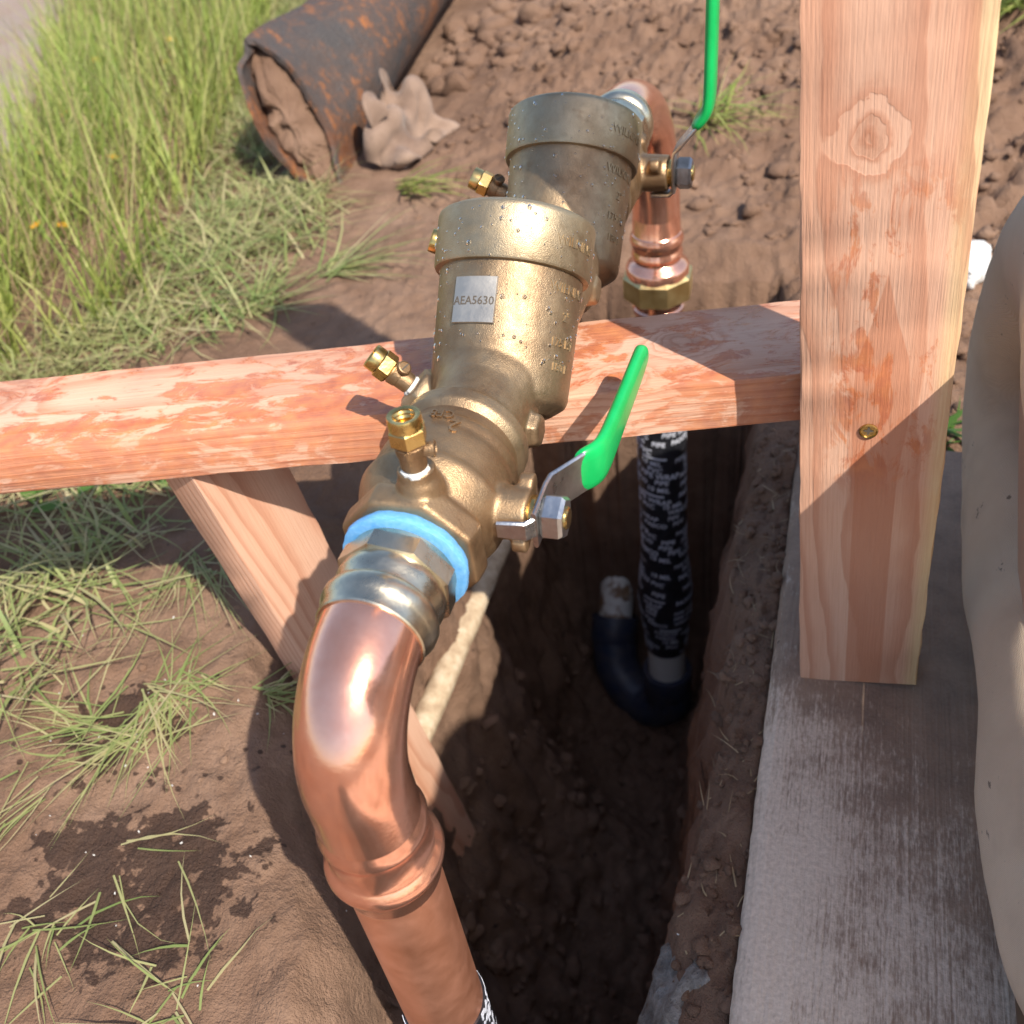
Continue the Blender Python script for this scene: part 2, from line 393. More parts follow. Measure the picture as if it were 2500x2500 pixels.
# wet splashes beside the pipe
def blob(cx, cy, rx, ry):
    dx = mth(nt, 'DIVIDE', mth(nt, 'SUBTRACT', sp.outputs[0], cx), rx); dy = mth(nt, 'DIVIDE', mth(nt, 'SUBTRACT', sp.outputs[1], cy), ry)
    return smooth(nt, mth(nt, 'SQRT', mth(nt, 'ADD', mth(nt, 'MULTIPLY', dx, dx), mth(nt, 'MULTIPLY', dy, dy))), .25, 1.0, 1, 0)
wet_reg = mth(nt, 'MAXIMUM', blob(-.27, -.03, .17, .10), mth(nt, 'MULTIPLY', blob(-.36, .09, .10, .08), .75))
wn_ = mth(nt, 'ADD', mth(nt, 'MULTIPLY', noise(nt, co, 34, 4, .55, .2), .7), mth(nt, 'MULTIPLY', noise(nt, co, 120, 2), .3))
wet = smooth(nt, mth(nt, 'ADD', wn_, mth(nt, 'MULTIPLY', wet_reg, .28)), .655, .69)
drops = nd(nt, 'ShaderNodeTexVoronoi', {'Vector': co, 'Scale': 75.0, 'Randomness': 1.0})
dr = mth(nt, 'MULTIPLY', smooth(nt, drops.outputs['Distance'], .16, .24, 1, 0), smooth(nt, noise(nt, co, 14, 2), .52, .6))
drz = mth(nt, 'MULTIPLY', dr, smooth(nt, blob(-.33, .08, .32, .30), .1, .5))
wet = mth(nt, 'MAXIMUM', wet, drz)
c = mix(nt, mth(nt, 'MULTIPLY', wet, .85), c, (.042, .022, .015))
hh = mth(nt, 'ADD', mth(nt, 'MULTIPLY', n2, 1.0), mth(nt, 'MULTIPLY', n3, .5))
hh = mth(nt, 'ADD', hh, mth(nt, 'MULTIPLY', noise(nt, co, 800, 3, .6), .3))
setc(nt, b, color=c, rough=mix(nt, wet, (.92, .92, .92), (.6, .6, .6)), normal=bump(nt, hh, .007, .85), spec=.25)
MAT['soil'] = m
ground = mesh_obj('ground', V.tolist(), F.tolist(), 'soil', None, 180); tag(ground, 'brown clay soil cut by a deep trench', 'ground', kind='structure')

# ------------------------------------------------------------------ concrete slab
m, nt, b, co = newmat('concrete', rough=.85)
br = noise(nt, scaled(nt, co, (420, 7, 7)), 1, 3, .6); br2 = noise(nt, scaled(nt, co, (160, 5, 5)), 1, 4, .6)
dirt = noise(nt, co, 9, 6, .65); fine = noise(nt, co, 300, 3)
ridge = mth(nt, 'ADD', mth(nt, 'MULTIPLY', br, .6), mth(nt, 'MULTIPLY', br2, .5))
c = ramp(nt, fine, [(.3, (.57, .45, .35)), (.7, (.75, .61, .485))])
sp = nd(nt, 'ShaderNodeSeparateXYZ', {0: co})
edge = smooth(nt, sp.outputs[0], -.37, -.26, 0, 1)
foot = mth(nt, 'MULTIPLY', smooth(nt, sp.outputs[1], .34, .66), .22)
spk = noise(nt, scaled(nt, co, (520, 120, 300)), 1, 3, .6)
dm = mth(nt, 'ADD', mth(nt, 'MULTIPLY', dirt, .62), mth(nt, 'ADD', mth(nt, 'MULTIPLY', ridge, -.36), mth(nt, 'MULTIPLY', spk, -.30)))
dm = smooth(nt, mth(nt, 'ADD', mth(nt, 'ADD', dm, foot), mth(nt, 'MULTIPLY', edge, .12)), -.01, .16)
c = mix(nt, mth(nt, 'MULTIPLY', dm, .80), c, ramp(nt, noise(nt, co, 40), [(.3, (.16, .095, .062)), (.7, (.30, .19, .125))]))
pits = nd(nt, 'ShaderNodeTexVoronoi', {'Vector': co, 'Scale': 60.0})
pt = mth(nt, 'MULTIPLY', smooth(nt, pits.outputs['Distance'], .07, .13, 1, 0), smooth(nt, noise(nt, co, 25), .6, .65))
c = mix(nt, pt, c, (.05, .035, .028))
setc(nt, b, color=c, normal=bump(nt, mth(nt, 'ADD', mth(nt, 'ADD', ridge, mth(nt, 'MULTIPLY', fine, .4)), mth(nt, 'MULTIPLY', pt, -1.0)), .0022, .9), spec=.3)
MAT['concrete'] = m
def slab():
    # rounded-edge slab, local origin at its centre
    x0, x1, y0, y1 = -.37, .63, -.85, .85; V = []; F = []
    prof = []; r = .012
    xs = [0] + [r * (1 - math.cos(t)) for t in np.linspace(.2, math.pi / 2, 5)] + list(np.linspace(.02, 1.0, 40))
    zs = [-.11] + [-r + r * math.sin(t) for t in np.linspace(.2, math.pi / 2, 5)] + [0] * 40
    ys = np.linspace(y0, y1, 260)
    nx = len(xs)
    for j, y in enumerate(ys):
        for i in range(nx):
            nz = (vnoise(np.array([y * 60.]), np.array([i * 3.1]), 5)[0] - .5)
            nx_ = (vnoise(np.array([y * 90.]), np.array([7.7]), 9)[0] - .5)
            V.append((x0 + xs[i] + (nx_ * .0012 if 0 < i < 8 else 0), y, zs[i] + (nz * .0009 if i < 7 else 0)))
    for j in range(len(ys) - 1):
        for i in range(nx - 1):
            F.append((j * nx + i, j * nx + i + 1, (j + 1) * nx + i + 1, (j + 1) * nx + i))
    F.append(tuple((len(ys) - 1) * nx + i for i in reversed(range(nx))) )
    n0 = len(V)
    V += [(x0, y1, -.11), (x0 + 1, y1, -.11)]
    o = mesh_obj('concrete_pavement', V, F, 'concrete', None, 60); o.location = (.18 + .37, -.29, 0)
    return o
tag(slab(), 'weathered broom-finished grey concrete slab beside the trench', 'pavement', kind='structure')

# rough concrete spill under the near slab edge
m, nt, b, co = newmat('rough_concrete', rough=.9)
n = noise(nt, co, 60, 6, .7); setc(nt, b, color=ramp(nt, n, [(.3, (.10, .07, .05)), (.5, (.24, .21, .18)), (.75, (.46, .43, .39))]), normal=bump(nt, n, .012, 1)); MAT['rough_concrete'] = m
V = []; F = []; ny_, na_ = 150, 16
for j in range(ny_ + 1):
    y = -.75 + .86 * j / ny_; tp = 1 - sstep(y, -.02, .11)
    for k in range(na_):
        an = math.pi * k / (na_ - 1); w_ = .034 * (.35 + .65 * tp); hgt = .035 * (.3 + .7 * tp)
        nz = fbm(np.array([y]), np.array([k * .013]), 45, 4, 61)[0]
        V.append((.158 - math.cos(an) * w_ * (1 + nz * .7), y, -.075 + math.sin(an) * hgt * (1 + 1.4 * nz) + .012 * tp))
for j in range(ny_):
    for k in range(na_ - 1): F.append((j * na_ + k, j * na_ + k + 1, (j + 1) * na_ + k + 1, (j + 1) * na_ + k))
spill = mesh_obj('concrete_footing', V, F, 'rough_concrete', None, 180); tag(spill, 'crumbly rough concrete footing below the slab edge', 'footing', kind='structure')

# path at the back left
m, nt, b, co = newmat('path_gravel', rough=.9)
n = noise(nt, co, 6, 5, .6); f_ = noise(nt, co, 120, 4, .7)
setc(nt, b, color=mix(nt, ramp(nt, f_, [(.35, 0), (.75, .55)]), ramp(nt, n, [(.3, (.30, .205, .15)), (.7, (.33, .27, .235))]), (.20, .155, .13)), normal=bump(nt, f_, .006, .8)); MAT['path_gravel'] = m
PV = []; PF = []; nn_ = 160
for j in range(nn_ + 1):
    t = .02 + 7 * j / nn_; bx, by = -1.16 - .595 * t, .97 + 1.0 * t
    for i in range(41):
        q = i * .06; x = bx - .86 * q + (fbm(np.array([t]), np.array([1.]), 5, 3, 8)[0] * .12 if i == 0 else 0); y = by - .51 * q
        PV.append((x, y, float(ground_z(x, y)) + (.002 if i == 0 else .012)))
for j in range(nn_):
    for i in range(40): PF.append((j * 41 + i, j * 41 + i + 1, (j + 1) * 41 + i + 1, (j + 1) * 41 + i))
for k in range(len(PF)): PF[k] = PF[k][::-1]
path = mesh_obj('path', PV, PF, 'path_gravel', None, 180); tag(path, 'pale packed dirt path beyond the tall grass', 'path', kind='structure')

exec_order = 'structure done'
# ------------------------------------------------------------------ timber frame
wood('fir_board', (.01, -.11), knots=((-.10, -.012, .02, .03), (.505, .006, .016, .03), (-.02, .02, .022, .02), (.46, -.03, .014, .018)), stain=.72, stain_hi=.545, tilt=.02, freq=150, stain_region=(-.6, .9, -.06, .06))
wood('fir_post', (.004, -.075), knots=((-.045, .010, .0118, .022),), sap=(.030, .042), stain=.62, stain_hi=.55, stain_region=(-.31, -.04, -.046, .036), tilt=-.035, freq=120, flame=True, sap_side=-1.0)
wood('fir_leg', (.03, -.09), knots=((.19, .0, .014, .02),), stain=0.0, tilt=.05, freq=180, tone=.95)
BD = Vector((.962, .2725, 0)).normalized(); BN = Vector((BD.y, -BD.x, 0)); UP = Vector((0, 0, 1))
BW, BT = .0936, .040
b0 = Vector((-.422, .210, .275))
t0, t1 = -.62, .668
cB = b0 + BD * ((t0 + t1) / 2) + BN * (BW / 2); cB.z = .275 - BT / 2
board = lumber('cross_board', 'fir_board', t1 - t0, BW, BT, mat4(BD, -BN, UP, cB), 1)
tag(board, 'horizontal red-stained fir two-by-four carrying the brass backflow preventer across the trench', 'timber board')
ax = Vector((-.036, -.010, .523)).normalized(); wd = (BD - ax * BD.dot(ax)).normalized(); wd = Quaternion(ax, math.radians(-13)) @ wd; nz = wd.cross(ax).normalized()
if nz.dot(BN) < 0: nz = -nz
PL = 1.0; pb = Vector((.203, .249, -.0015)) + wd * .0455
cP = pb + ax * (PL / 2) - nz * (BT / 2) + nz * .0012
post = lumber('wooden_post', 'fir_post', PL, .0895, BT, mat4(ax, -wd if Vector(ax).cross(-wd).dot(nz) > 0 else wd, nz, cP), 2, nx=60)
tag(post, 'upright fir post with a big knot standing on the concrete slab', 'wooden post')
e1 = Vector((.979, -.204, 0)); e2 = Vector((.204, .979, 0)); la = Vector((-.083, -.075, 1)).normalized()
LL = .92; top = Vector((-.240, .168, .2345)) - e1 * .017 + e2 * .0415
legc = top - la * (LL / 2 - .0015)
yl = (e2 - la * e2.dot(la)).normalized(); zl_ = la.cross(yl)
leg = lumber('support_leg', 'fir_leg', LL, .083, .034, mat4(la, yl, zl_, legc), 3)
tag(leg, 'slanting fir leg under the cross board running down into the trench', 'timber leg')
# brass-coloured screw in the post
sp_ = Vector((.2275, .2555, .266)); sp_ = sp_ - nz * ((sp_ - (pb + nz * .0012)).dot(nz)); sp_.z = .262
scr = lathe('screw', sp_, nz, [(-.012, .002), (-.0006, .0024), (.0004, .0058), (.0012, .0058), (.0014, .0050), (.0004, .0046)], 'gold_brass', None, 32)
star = []
for k in range(16):
    an = 2 * math.pi * k / 16; rr = .0034 if k % 4 == 0 else (.0013 if k % 4 == 2 else .0022); star.append((rr * math.cos(an), rr * math.sin(an)))
a_, b_, d_ = frame(nz)
sr = mesh_obj('screw_recess', [sp_ + nz * .00065 + a_ * x + b_ * y for x, y in star], [tuple(range(16))], 'engraving', scr, 0)
def keep_parent(o, p):
    mwv = o.matrix_world.copy(); o.parent = p; o.matrix_parent_inverse = p.matrix_world.inverted()
bpy.context.view_layer.update(); keep_parent(scr, post)

# ------------------------------------------------------------------ plumbing
ZA = .32; AX = Vector((0, 0, ZA)); YD = Vector((0, 1, 0)); XD = Vector((1, 0, 0))
bf = empty('backflow_preventer', 'brass backflow preventer with two capped canisters between green-lever valves', 'backflow preventer'); bf.location = (0, 0, 0)
R45 = Vector((0, 1, 1)).normalized()
CANS = (.209, .373)
def body_parts():
    parts = []
    tp = [(.118, .0335), (.124, .0385), (.133, .0385), (.1365, .0325), (.143, .0300), (.165, .0305), (.18, .034), (.30, .035), (.345, .035), (.43, .034), (.437, .0385), (.446, .0385), (.45, .034)]
    parts.append(lathe_data((0, 0, ZA), YD, tp, 64))
    for s in CANS:
        parts.append(lathe_data((0, s, ZA), R45, [(-.034, .022), (-.030, .034), (-.0235, .0428), (-.0195, .0442), (.062, .0462)], 72))
        # small rib under the right flank
        parts.append(lathe_data((.022, s - .047, ZA - .012), XD, [(0, .014), (.013, .0115), (.0155, .009)], 6, phase=.3))
        parts.append(lathe_data((.0, s - .02, ZA - .025), Vector((0, 0, -1)), [(0, .03), (.017, .024)], 24))
    for (B, d, L) in COCKS:      # hexagonal lugs carrying the test cocks
        d = Vector(d).normalized(); parts.append(lathe_data(Vector(B) - d * L, d, [(0, .024), (L * .5, .0205), (L - .004, .0175), (L, .0150)], 6, phase=.5))
    return parts
COCKS = (((-.054, .186, .316), (-.68, -.02, .66), .050), ((-.050, .318, .338), (-.85, -.2, .42), .05), ((-.052, .416, .335), (-.85, 0, .45), .05))
body = remeshed('valve_body', body_parts(), 'cast_brass', bf, .0013, 3)
# canister caps
for i, s in enumerate(CANS):
    cap = lathe('canister_cap', (0, s, ZA), R45, [(.056, .0455), (.0565, .0492), (.058, .0500), (.088, .0506), (.0905, .0502), (.0917, .049), (.0919, .0478), (.0925, .0476), (.0935, .0458), (.0938, .02)], 'cast_brass_cap', bf, 96, ang=50)
    hexnut('cap_hex', (0, s, ZA), R45, .0936, .1030, .0200, 'valve_bronze', cap, phase=.4)
    # raised cast lettering round the cap and down the right flank
    parts = []
    rad = lambda t: .0445 + (t + .012) * .0017 / .074
    hint = (1, 0, 0)
    a_, b_, d_ = frame(R45, hint)
    def angof(v):
        v = Vector(v); return math.atan2(v.dot(b_), v.dot(a_))
    right = angof((.86, -.36, .36))
    for (txt, sz, t) in (('WILKINS', .0085, .046), ('2"', .0085, .029), ('175 PSI', .0075, .013), ('180 F', .0075, -.002)):
        parts.append(on_cyl(txt, sz, (0, s, ZA), R45, hint, rad, right + .18, t, .0006))
    parts.append(on_cyl('WILKINS', .0085, (0, s, ZA), R45, hint, .0503, right + .12, .073, .0006))
    V, F = merge(*parts); mesh_obj('raised_lettering', V, F, 'cast_brass_cap', body, 0)
# name plate on the near canister
s = CANS[0]; a_, b_, d_ = frame(R45, (1, 0, 0))
pdir = Vector((-.17, -.68, .68)).normalized(); pdir = (pdir - R45 * pdir.dot(R45)).normalized(); side = R45.cross(pdir).normalized()
if side.x < 0: side = -side
pc = Vector((0, s, ZA)) + R45 * .0315 + pdir * .0448
V = []; F = []; NP = 10
for lay, (hw_, off) in enumerate(((.0142, 0), (.0142, .0016), (.0138, .0021))):
    for k in range(NP):
        for l in range(2):
            x = (-1 + 2 * k / (NP - 1)); V.append(pc + side * (x * hw_) + R45 * ((l * 2 - 1) * hw_) + pdir * (off - .35 * (x * hw_) ** 2 / .045))
def gi(lay, k, l): return lay * NP * 2 + k * 2 + l
for k in range(NP - 1):
    F.append((gi(2, k, 0), gi(2, k + 1, 0), gi(2, k + 1, 1), gi(2, k, 1)))
    for lay in (0, 1):
        for l in (0, 1): F.append((gi(lay, k, l), gi(lay, k + 1, l), gi(lay + 1, k + 1, l), gi(lay + 1, k, l)))
for lay in (0, 1):
    for k in (0, NP - 1): F.append((gi(lay, k, 0), gi(lay, k, 1), gi(lay + 1, k, 1), gi(lay + 1, k, 0)))
plate = mesh_obj('name_plate', V, F, 'plate_alu', bf, 40)
tv, tf = text_mesh('AEA5630', .0072, .00012, .00005)
mesh_obj('plate_lettering', [pc + side * v.x + R45 * (v.y - .001) + pdir * (.0022 + v.z - .35 * v.x ** 2 / .045) for v in tv], tf, 'engraving', plate, 0)

def test_cock(org, d, screwdir, scale=1.0):
    d = Vector(d).normalized(); org = Vector(org); k = scale
    tc = lathe('test_cock', org, d, [(0, .0075 * k), (.003 * k, .0078 * k), (.004 * k, .0088 * k), (.014 * k, .0092 * k), (.0145 * k, .0098 * k), (.021 * k, .0105 * k), (.0215 * k, .0098 * k), (.024 * k, .0098 * k)], 'valve_bronze', bf, 40)
    hexnut('hex_collar', org, d, .0225 * k, .035 * k, .0128 * k, 'gold_brass', tc, phase=.3)
    # threaded open outlet
    prof = [(.0345 * k, .0112 * k), (.0365 * k, .0114 * k), (.0425 * k, .0112 * k), (.0435 * k, .0108 * k), (.0435 * k, .0086 * k)]
    t = .0430
    for q in range(7):
        prof += [(t * k, (.0084 if q % 2 else .0074) * k)]; t -= .0016
    prof += [(t * k, .003 * k)]
    lathe('threaded_outlet', org, d, prof, 'gold_brass', tc, 40, cap0=False)
    sd = Vector(screwdir); sd = (sd - d * sd.dot(d)).normalized()
    q0 = org + d * (.0165 * k)
    st = lathe('cock_screw', q0, sd, [(.004 * k, .0048 * k), (.0125 * k, .0048 * k), (.0128 * k, .0058 * k), (.0155 * k, .0058 * k), (.016 * k, .0050 * k), (.0152 * k, .0046 * k)], 'valve_bronze', tc, 28)
    a_, b_, d_ = frame(sd)
    V = [q0 + sd * (.01555 * k) + a_ * x + b_ * y for x, y in ((-.0046 * k, -.0007 * k), (.0046 * k, -.0007 * k), (.0046 * k, .0007 * k), (-.0046 * k, .0007 * k))]
    mesh_obj('screw_slot', V, [(0, 1, 2, 3)], 'engraving', st, 0)
    lathe('joint_paste', org, d, [(-.001, .0090 * k), (.0012, .0094 * k), (.0022, .0082 * k)], 'thread_paste', tc, 40, rfun=lambda t, r, a: r * (1 + .05 * math.sin(5 * a) + .04 * math.sin(11 * a + 1)))
    return tc
test_cock((.008, .049, ZA + .048), (-.02, .06, 1), (1, .25, 0), .76)
for (B, d, L) in COCKS: test_cock(Vector(B), d, (.75, -.2, .6), .76)

def shutoff(yc, flip, lever_dir, cock_boss, dx=0.0):
    """ball valve with body along the pipe; flip=-1 puts the union end towards -Y"""
    def yy(t): return t * flip
    D = YD * flip; O = Vector((0, yc, ZA))
    prof = [(-.034, .0300), (-.030, .0325), (-.010, .0405), (-.006, .0418), (-.003, .0418), (.000, .0402), (.020, .0398), (.024, .0386), (.028, .0392), (.032, .0392), (.036, .0355), (.044, .0348), (.047, .036), (.052, .036), (.054, .0335)]
    parts = [lathe_data(O, D, prof, 72)]
    parts.append(lathe_data(O, D, [(-.0405, .0370), (-.039, .0390), (-.026, .0400), (-.018, .030)], 8, phase=math.pi / 8, hint=(0, 0, 1)))
    if cock_boss: parts.append(lathe_data((.008, .049, ZA), Vector((-.02, .06, 1)), [(.02, .014), (.040, .0115), (.0435, .0100), (.0485, .0098)], 32))
    parts.append(lathe_data(O, XD, [(.02, .0165), (.040, .0150), (.0555 + dx, .0142)], 32))
    for (sy, sz) in ((1, .8), (-.9, -.75)):
        parts.append(lathe_data(O + Vector((.047, sy * .012 * flip, sz * .014)), XD, [(0, .006), (.0085, .006)], 10))
    v = remeshed('shutoff_valve', parts, 'valve_bronze', bf, .0014, 3)
    lathe('stem_gland', O, XD, [(.055 + dx, .0105), (.0585 + dx, .0108), (.0605 + dx, .0096), (.062 + dx, .009)], 'gold_brass', v, 32)
    L = Vector(lever_dir).normalized(); W = XD.cross(L).normalized()
    x0 = .0605 + dx; x1 = .0815 + 2.2 * dx
    jog = [(x0, -.013), (x0, .012), (x0 + .001, .020), (x1 - .003, .047), (x1, .054)]
    hw = [.0115, .0128, .0132, .0132, .0132]
    pts = [O + XD * x + L * t for x, t in jog]
    strap('lever_strap', pts, W, hw, .0028, 'steel', v)
    # stop tab folded back over the body
    tab = [O + XD * x0 + L * -.012 + W * .002, O + XD * (x0 - .004) + L * -.0165 + W * .002, O + XD * (x0 - .019) + L * -.017 + W * .002]
    strap('stop_tab', tab, W, [.0065, .006, .0052], .0028, 'steel', v)
    gp = [(x1 - .0125, .037), (x1 - .003, .0475), (x1, .055), (x1 + .0005, .075), (x1 + .001, .11), (x1 + .0015, .145), (x1 + .0015, .168), (x1 + .0015, .173)]
    ghw = [.0146, .0146, .0140, .0122, .0112, .0106, .0092, .0056]
    g = strap('lever_grip', [O + XD * x + L * t for x, t in gp], W, ghw, .0098, 'green_vinyl', v)
    sd = g.modifiers.new('sub', 'SUBSURF'); sd.levels = 2; sd.render_levels = 2
    hexnut('stem_nut', O, XD, x0 + .0016, x0 + .0140, .0128, 'steel' if cock_boss else 'dark_steel', v, phase=.35, ch=.16)
    lathe('stem_end', O, XD, [(x0 + .010, .0062), (x0 + .0148, .0062), (x0 + .0155, .0054)], 'gold_brass', v, 24)
    return v
v1 = shutoff(.076, 1, (0, 1, -.06), True)
v2 = shutoff(.492, -1, (0, .02, 1), False, .005)
# cast size mark on the valve body
parts = [on_cyl('2', .013, (0, 0, ZA), -YD, (0, 0, 1), .0401, math.radians(75), -.098, .0006), on_cyl('CF8', .0085, (0, 0, ZA), -YD, (0, 0, 1), .0401, math.radians(88), -.106, .0006)]
V, F = merge(*parts); mesh_obj('raised_lettering', V, F, 'valve_bronze', v1, 0)

# ---- threaded press adapters, copper elbows and risers
PR = .0262
def bend(c, r, a0, a1, n, plane):
    u_, v_ = plane; return [Vector(c) + Vector(u_) * (r * math.cos(a0 + (a1 - a0) * i / n)) + Vector(v_) * (r * math.sin(a0 + (a1 - a0) * i / n)) for i in range(n + 1)]
def riser(name, label, ystart, sgn, yr):
    """press adapter at ystart going in direction sgn (-1 = towards -Y), copper elbow turning down at y = yr"""
    t = empty(name, label, 'copper pipe'); O = Vector((0, ystart, ZA)); D = YD * sgn
    ad = lathe('press_adapter', O, D, [(-.012, .0285), (.010, .0288), (.0235, .0282), (.026, .0290), (.0305, .0290), (.033, .0278), (.0365, .0276), (.0385, .0295), (.0415, .0306), (.0455, .0306), (.0485, .0294), (.050, .0284), (.056, .0282), (.0568, .0275), (.0565, .0262), (.045, .0258)], 'adapter_bronze', t, 80, cap0=False, cap1=False)
    hexnut('hex_flats', O, D, .0112, .0245, .0316, 'adapter_bronze', ad, phase=.25, sides=8, ch=.1)
    if sgn < 0:
        # blue sealing tape swelling out of the joint
        bt = lathe('blue_thread_tape', O, D, [(.000, .0320), (.0042, .0338), (.0062, .0341), (.0082, .0338), (.0092, .0316)], 'blue_tape', t, 90, rfun=lambda tt, r, a: r * (1 + .012 * math.sin(3 * a + 1) + .008 * math.sin(11 * a) + .005 * math.sin(27 * a + tt * 900)))
    ys = ystart + sgn * .046; R_ = abs(yr - ys) - .004
    p = [Vector((0, ys, ZA)), Vector((0, ys + sgn * .004, ZA))]
    c = Vector((0, yr - sgn * R_, ZA - R_))
    p += bend(c, R_, math.pi / 2, 0, 22, ((0, sgn, 0), (0, 0, 1)))[1:]
    zb = ZA - R_
    elbow_end = zb - .034 if sgn < 0 else zb - .03
    p += [Vector((0, yr, z)) for z in np.linspace(zb - .004, elbow_end, 4)]
    tube('elbow', p, .0268, 'copper_bright', t, 64)
    return t, elbow_end
cr, ee = riser('copper_riser', 'shiny copper elbow and pipe dropping into the trench below the blue-taped adapter', .0355, -1, -.068)
# press cup with its two beads on the near riser
cup = lathe('press_cup', (0, -.068, ee + .004), (0, 0, -1), [(-.004, .0268), (.0, .0280), (.0035, .0290), (.006, .0286), (.009, .0276), (.024, .0274), (.028, .0290), (.0305, .0315), (.0345, .0325), (.0385, .0315), (.041, .0290), (.044, .0278), (.054, .0276), (.0555, .0272), (.056, .0262)], 'copper_bright', cr, 80, cap0=False, cap1=False)
lathe('pipe', (0, -.068, ee), (0, 0, -1), [(0, PR), (.9, PR)], 'copper_dull', cr, 64)

def pipe_wrap(parent, x, y, ztop, zbot, R, seed, bulge=None):
    r = random.Random(seed); n = 60; prof = []
    for i in range(n + 1):
        z = ztop + (zbot - ztop) * i / n; rr = R * (1 + .012 * math.sin(z * 130) + .008 * math.sin(z * 311 + 1))
        if bulge: rr *= 1 + bulge[1] * math.exp(-((z - bulge[0]) / .07) ** 2)
        prof.append((ztop - z, rr))
    zs = [p[0] for p in prof]; rs = [p[1] for p in prof]
    rf = lambda t: float(np.interp(-t, zs, rs)) + .0004
    wrp = lathe('pipe_wrap', (x, y, ztop), (0, 0, -1), prof, 'black_wrap', parent, 56, rfun=lambda t, q, a: q * (1 + .012 * math.sin(a + t * 150)))
    parts = []; words = ['PIPE WRAP', 'PVC', 'PASCO', '10 MIL', 'PIPE', 'WRAP', 'PASCO PVC']
    t = -.006; row = 0; hint = (1, 0, 0)
    while t > -(ztop - zbot) + .012:
        an = r.uniform(0, 6.28) ; end = an + 6.1; k = r.randrange(7)
        sz = r.choice((.0102, .0120, .0112)); rot = -.10 + r.uniform(-.05, .05); end = an + 6.2
        while an < end:
            wd_ = words[k % 7]; k += r.choice((1, 2, 3)); wlen = len(wd_) * sz * .66 / R
            if an + wlen > end: break
            parts.append(on_cyl(wd_, sz, (x, y, ztop), (0, 0, 1), hint, rf, an + wlen / 2, t - .3 * 0, .0002, rot, .00022))
            an += wlen + r.uniform(.08, .2)
        t -= r.choice((.0108, .0118, .0128)); row += 1
        if row % 5 == 4:
            an = r.uniform(0, 6.28)
            parts.append(bar_on_cyl((x, y, ztop), hint, rf, an, t, .035, .0035)); parts.append(bar_on_cyl((x, y, ztop), hint, rf, an + 3.0, t, .035, .0035)); t -= .010
    V, F = merge(*parts); mesh_obj('printed_lettering', V, F, 'white_print', wrp, 0)
    return wrp
def bar_on_cyl(org, hint, rf, ang, t, length, hgt):
    a, b_, d = frame((0, 0, 1), hint); org = Vector(org); V = []; F = []; n = 14
    for i in range(n + 1):
        x = -length / 2 + length * i / n; R = rf(t); an = ang + x / R; tt = t - x * .1
        for s in (-1, 1): V.append(org + d * (tt + s * hgt / 2) + a * (math.cos(an) * (R + .0005)) + b_ * (math.sin(an) * (R + .0005)))
    for i in range(n): F.append((2 * i, 2 * i + 2, 2 * i + 3, 2 * i + 1))
    return V, F
pipe_wrap(cr, 0, -.068, .012, -.30, PR + .0012, 5)

cr2, ee2 = riser('copper_riser', 'copper elbow and riser with brass union nut behind the board', .545, 1, .758)
yr = .758
lathe('pipe', (0, yr, ee2 + .004), (0, 0, -1), [(0, .0248), (.09, .0248)], 'copper_dull', cr2, 56)
lathe('press_cup', (0, yr, ee2 + .004), (0, 0, -1), [(0, .0268), (.002, .0285), (.006, .0285), (.009, .0272), (.02, .0270), (.023, .0288), (.0275, .0298), (.031, .0280), (.034, .0266)], 'copper_bright', cr2, 64, cap0=False, cap1=False)
lathe('press_fitting', (0, yr, .152), (0, 0, -1), [(0, .0262), (.003, .0272), (.022, .0274), (.026, .0300), (.031, .0310), (.036, .0296), (.039, .0276), (.056, .0276), (.060, .0310), (.063, .0355), (.066, .0368), (.078, .0368), (.081, .0340)], 'copper_bright', cr2, 64, cap0=False)
hexnut('union_nut', (0, yr, .080), (0, 0, -1), 0, .034, .0420, 'nut_brass', cr2, phase=.35, sides=8)
lathe('union_tail', (0, yr, .047), (0, 0, -1), [(0, .0285), (.012, .0285), (.014, .0305), (.019, .0305), (.022, .0275), (.16, .0272)], 'copper_bright', cr2, 56)

pv = empty('plastic_riser', 'wrapped plastic pipe rising out of the trench with navy elbow at its foot', 'plastic pipe')
lathe('pipe', (0, yr, -.05), (0, 0, -1), [(0, .0300), (.68, .0300)], 'pvc_white', pv, 48)
pipe_wrap(pv, 0, yr, -.06, -.598, .0325, 9, bulge=(-.48, .26))
def smooth_path(P_, n=8):
    P_ = [Vector(p) for p in P_]; Q = [P_[0] * 2 - P_[1]] + P_ + [P_[-1] * 2 - P_[-2]]; out = []
    for i in range(1, len(Q) - 2):
        for k in range(n):
            t = k / n; a, b_, c, d = Q[i - 1], Q[i], Q[i + 1], Q[i + 2]
            out.append(.5 * ((2 * b_) + (c - a) * t + (2 * a - 5 * b_ + 4 * c - d) * t * t + (3 * b_ - a - 3 * c + d) * t ** 3))
    return out + [P_[-1]]
V1 = lathe_data((0, yr, -.662), (0, 0, -1), [(0, .0315), (0, .0395), (.003, .0405), (.055, .0405), (.06, .0385)], 48, cap0=False)
pth = smooth_path([(0, yr, -.69), (0, yr, -.75), (-.045, .772, -.785), (-.096, .812, -.760), (-.112, .850, -.715)])
V2 = tube_data(pth, .0388, 40); P2 = pth[-1]; el = (Vector((-.116, .93, -.625)) - P2).normalized()
V3 = lathe_data(P2 - el * .008, el, [(0, .0385), (.004, .0408), (.045, .0408), (.048, .0398), (.048, .0312)], 48, cap1=False)
V, F = merge(V1, V2, V3); mesh_obj('elbow', V, F, 'navy_pvc', pv, 45)
lathe('old_pipe', P2 + el * .03, el, [(0, .0302), (.30, .0302)], 'pvc_muddy', pv, 40)
exec_order = 'plumbing done'

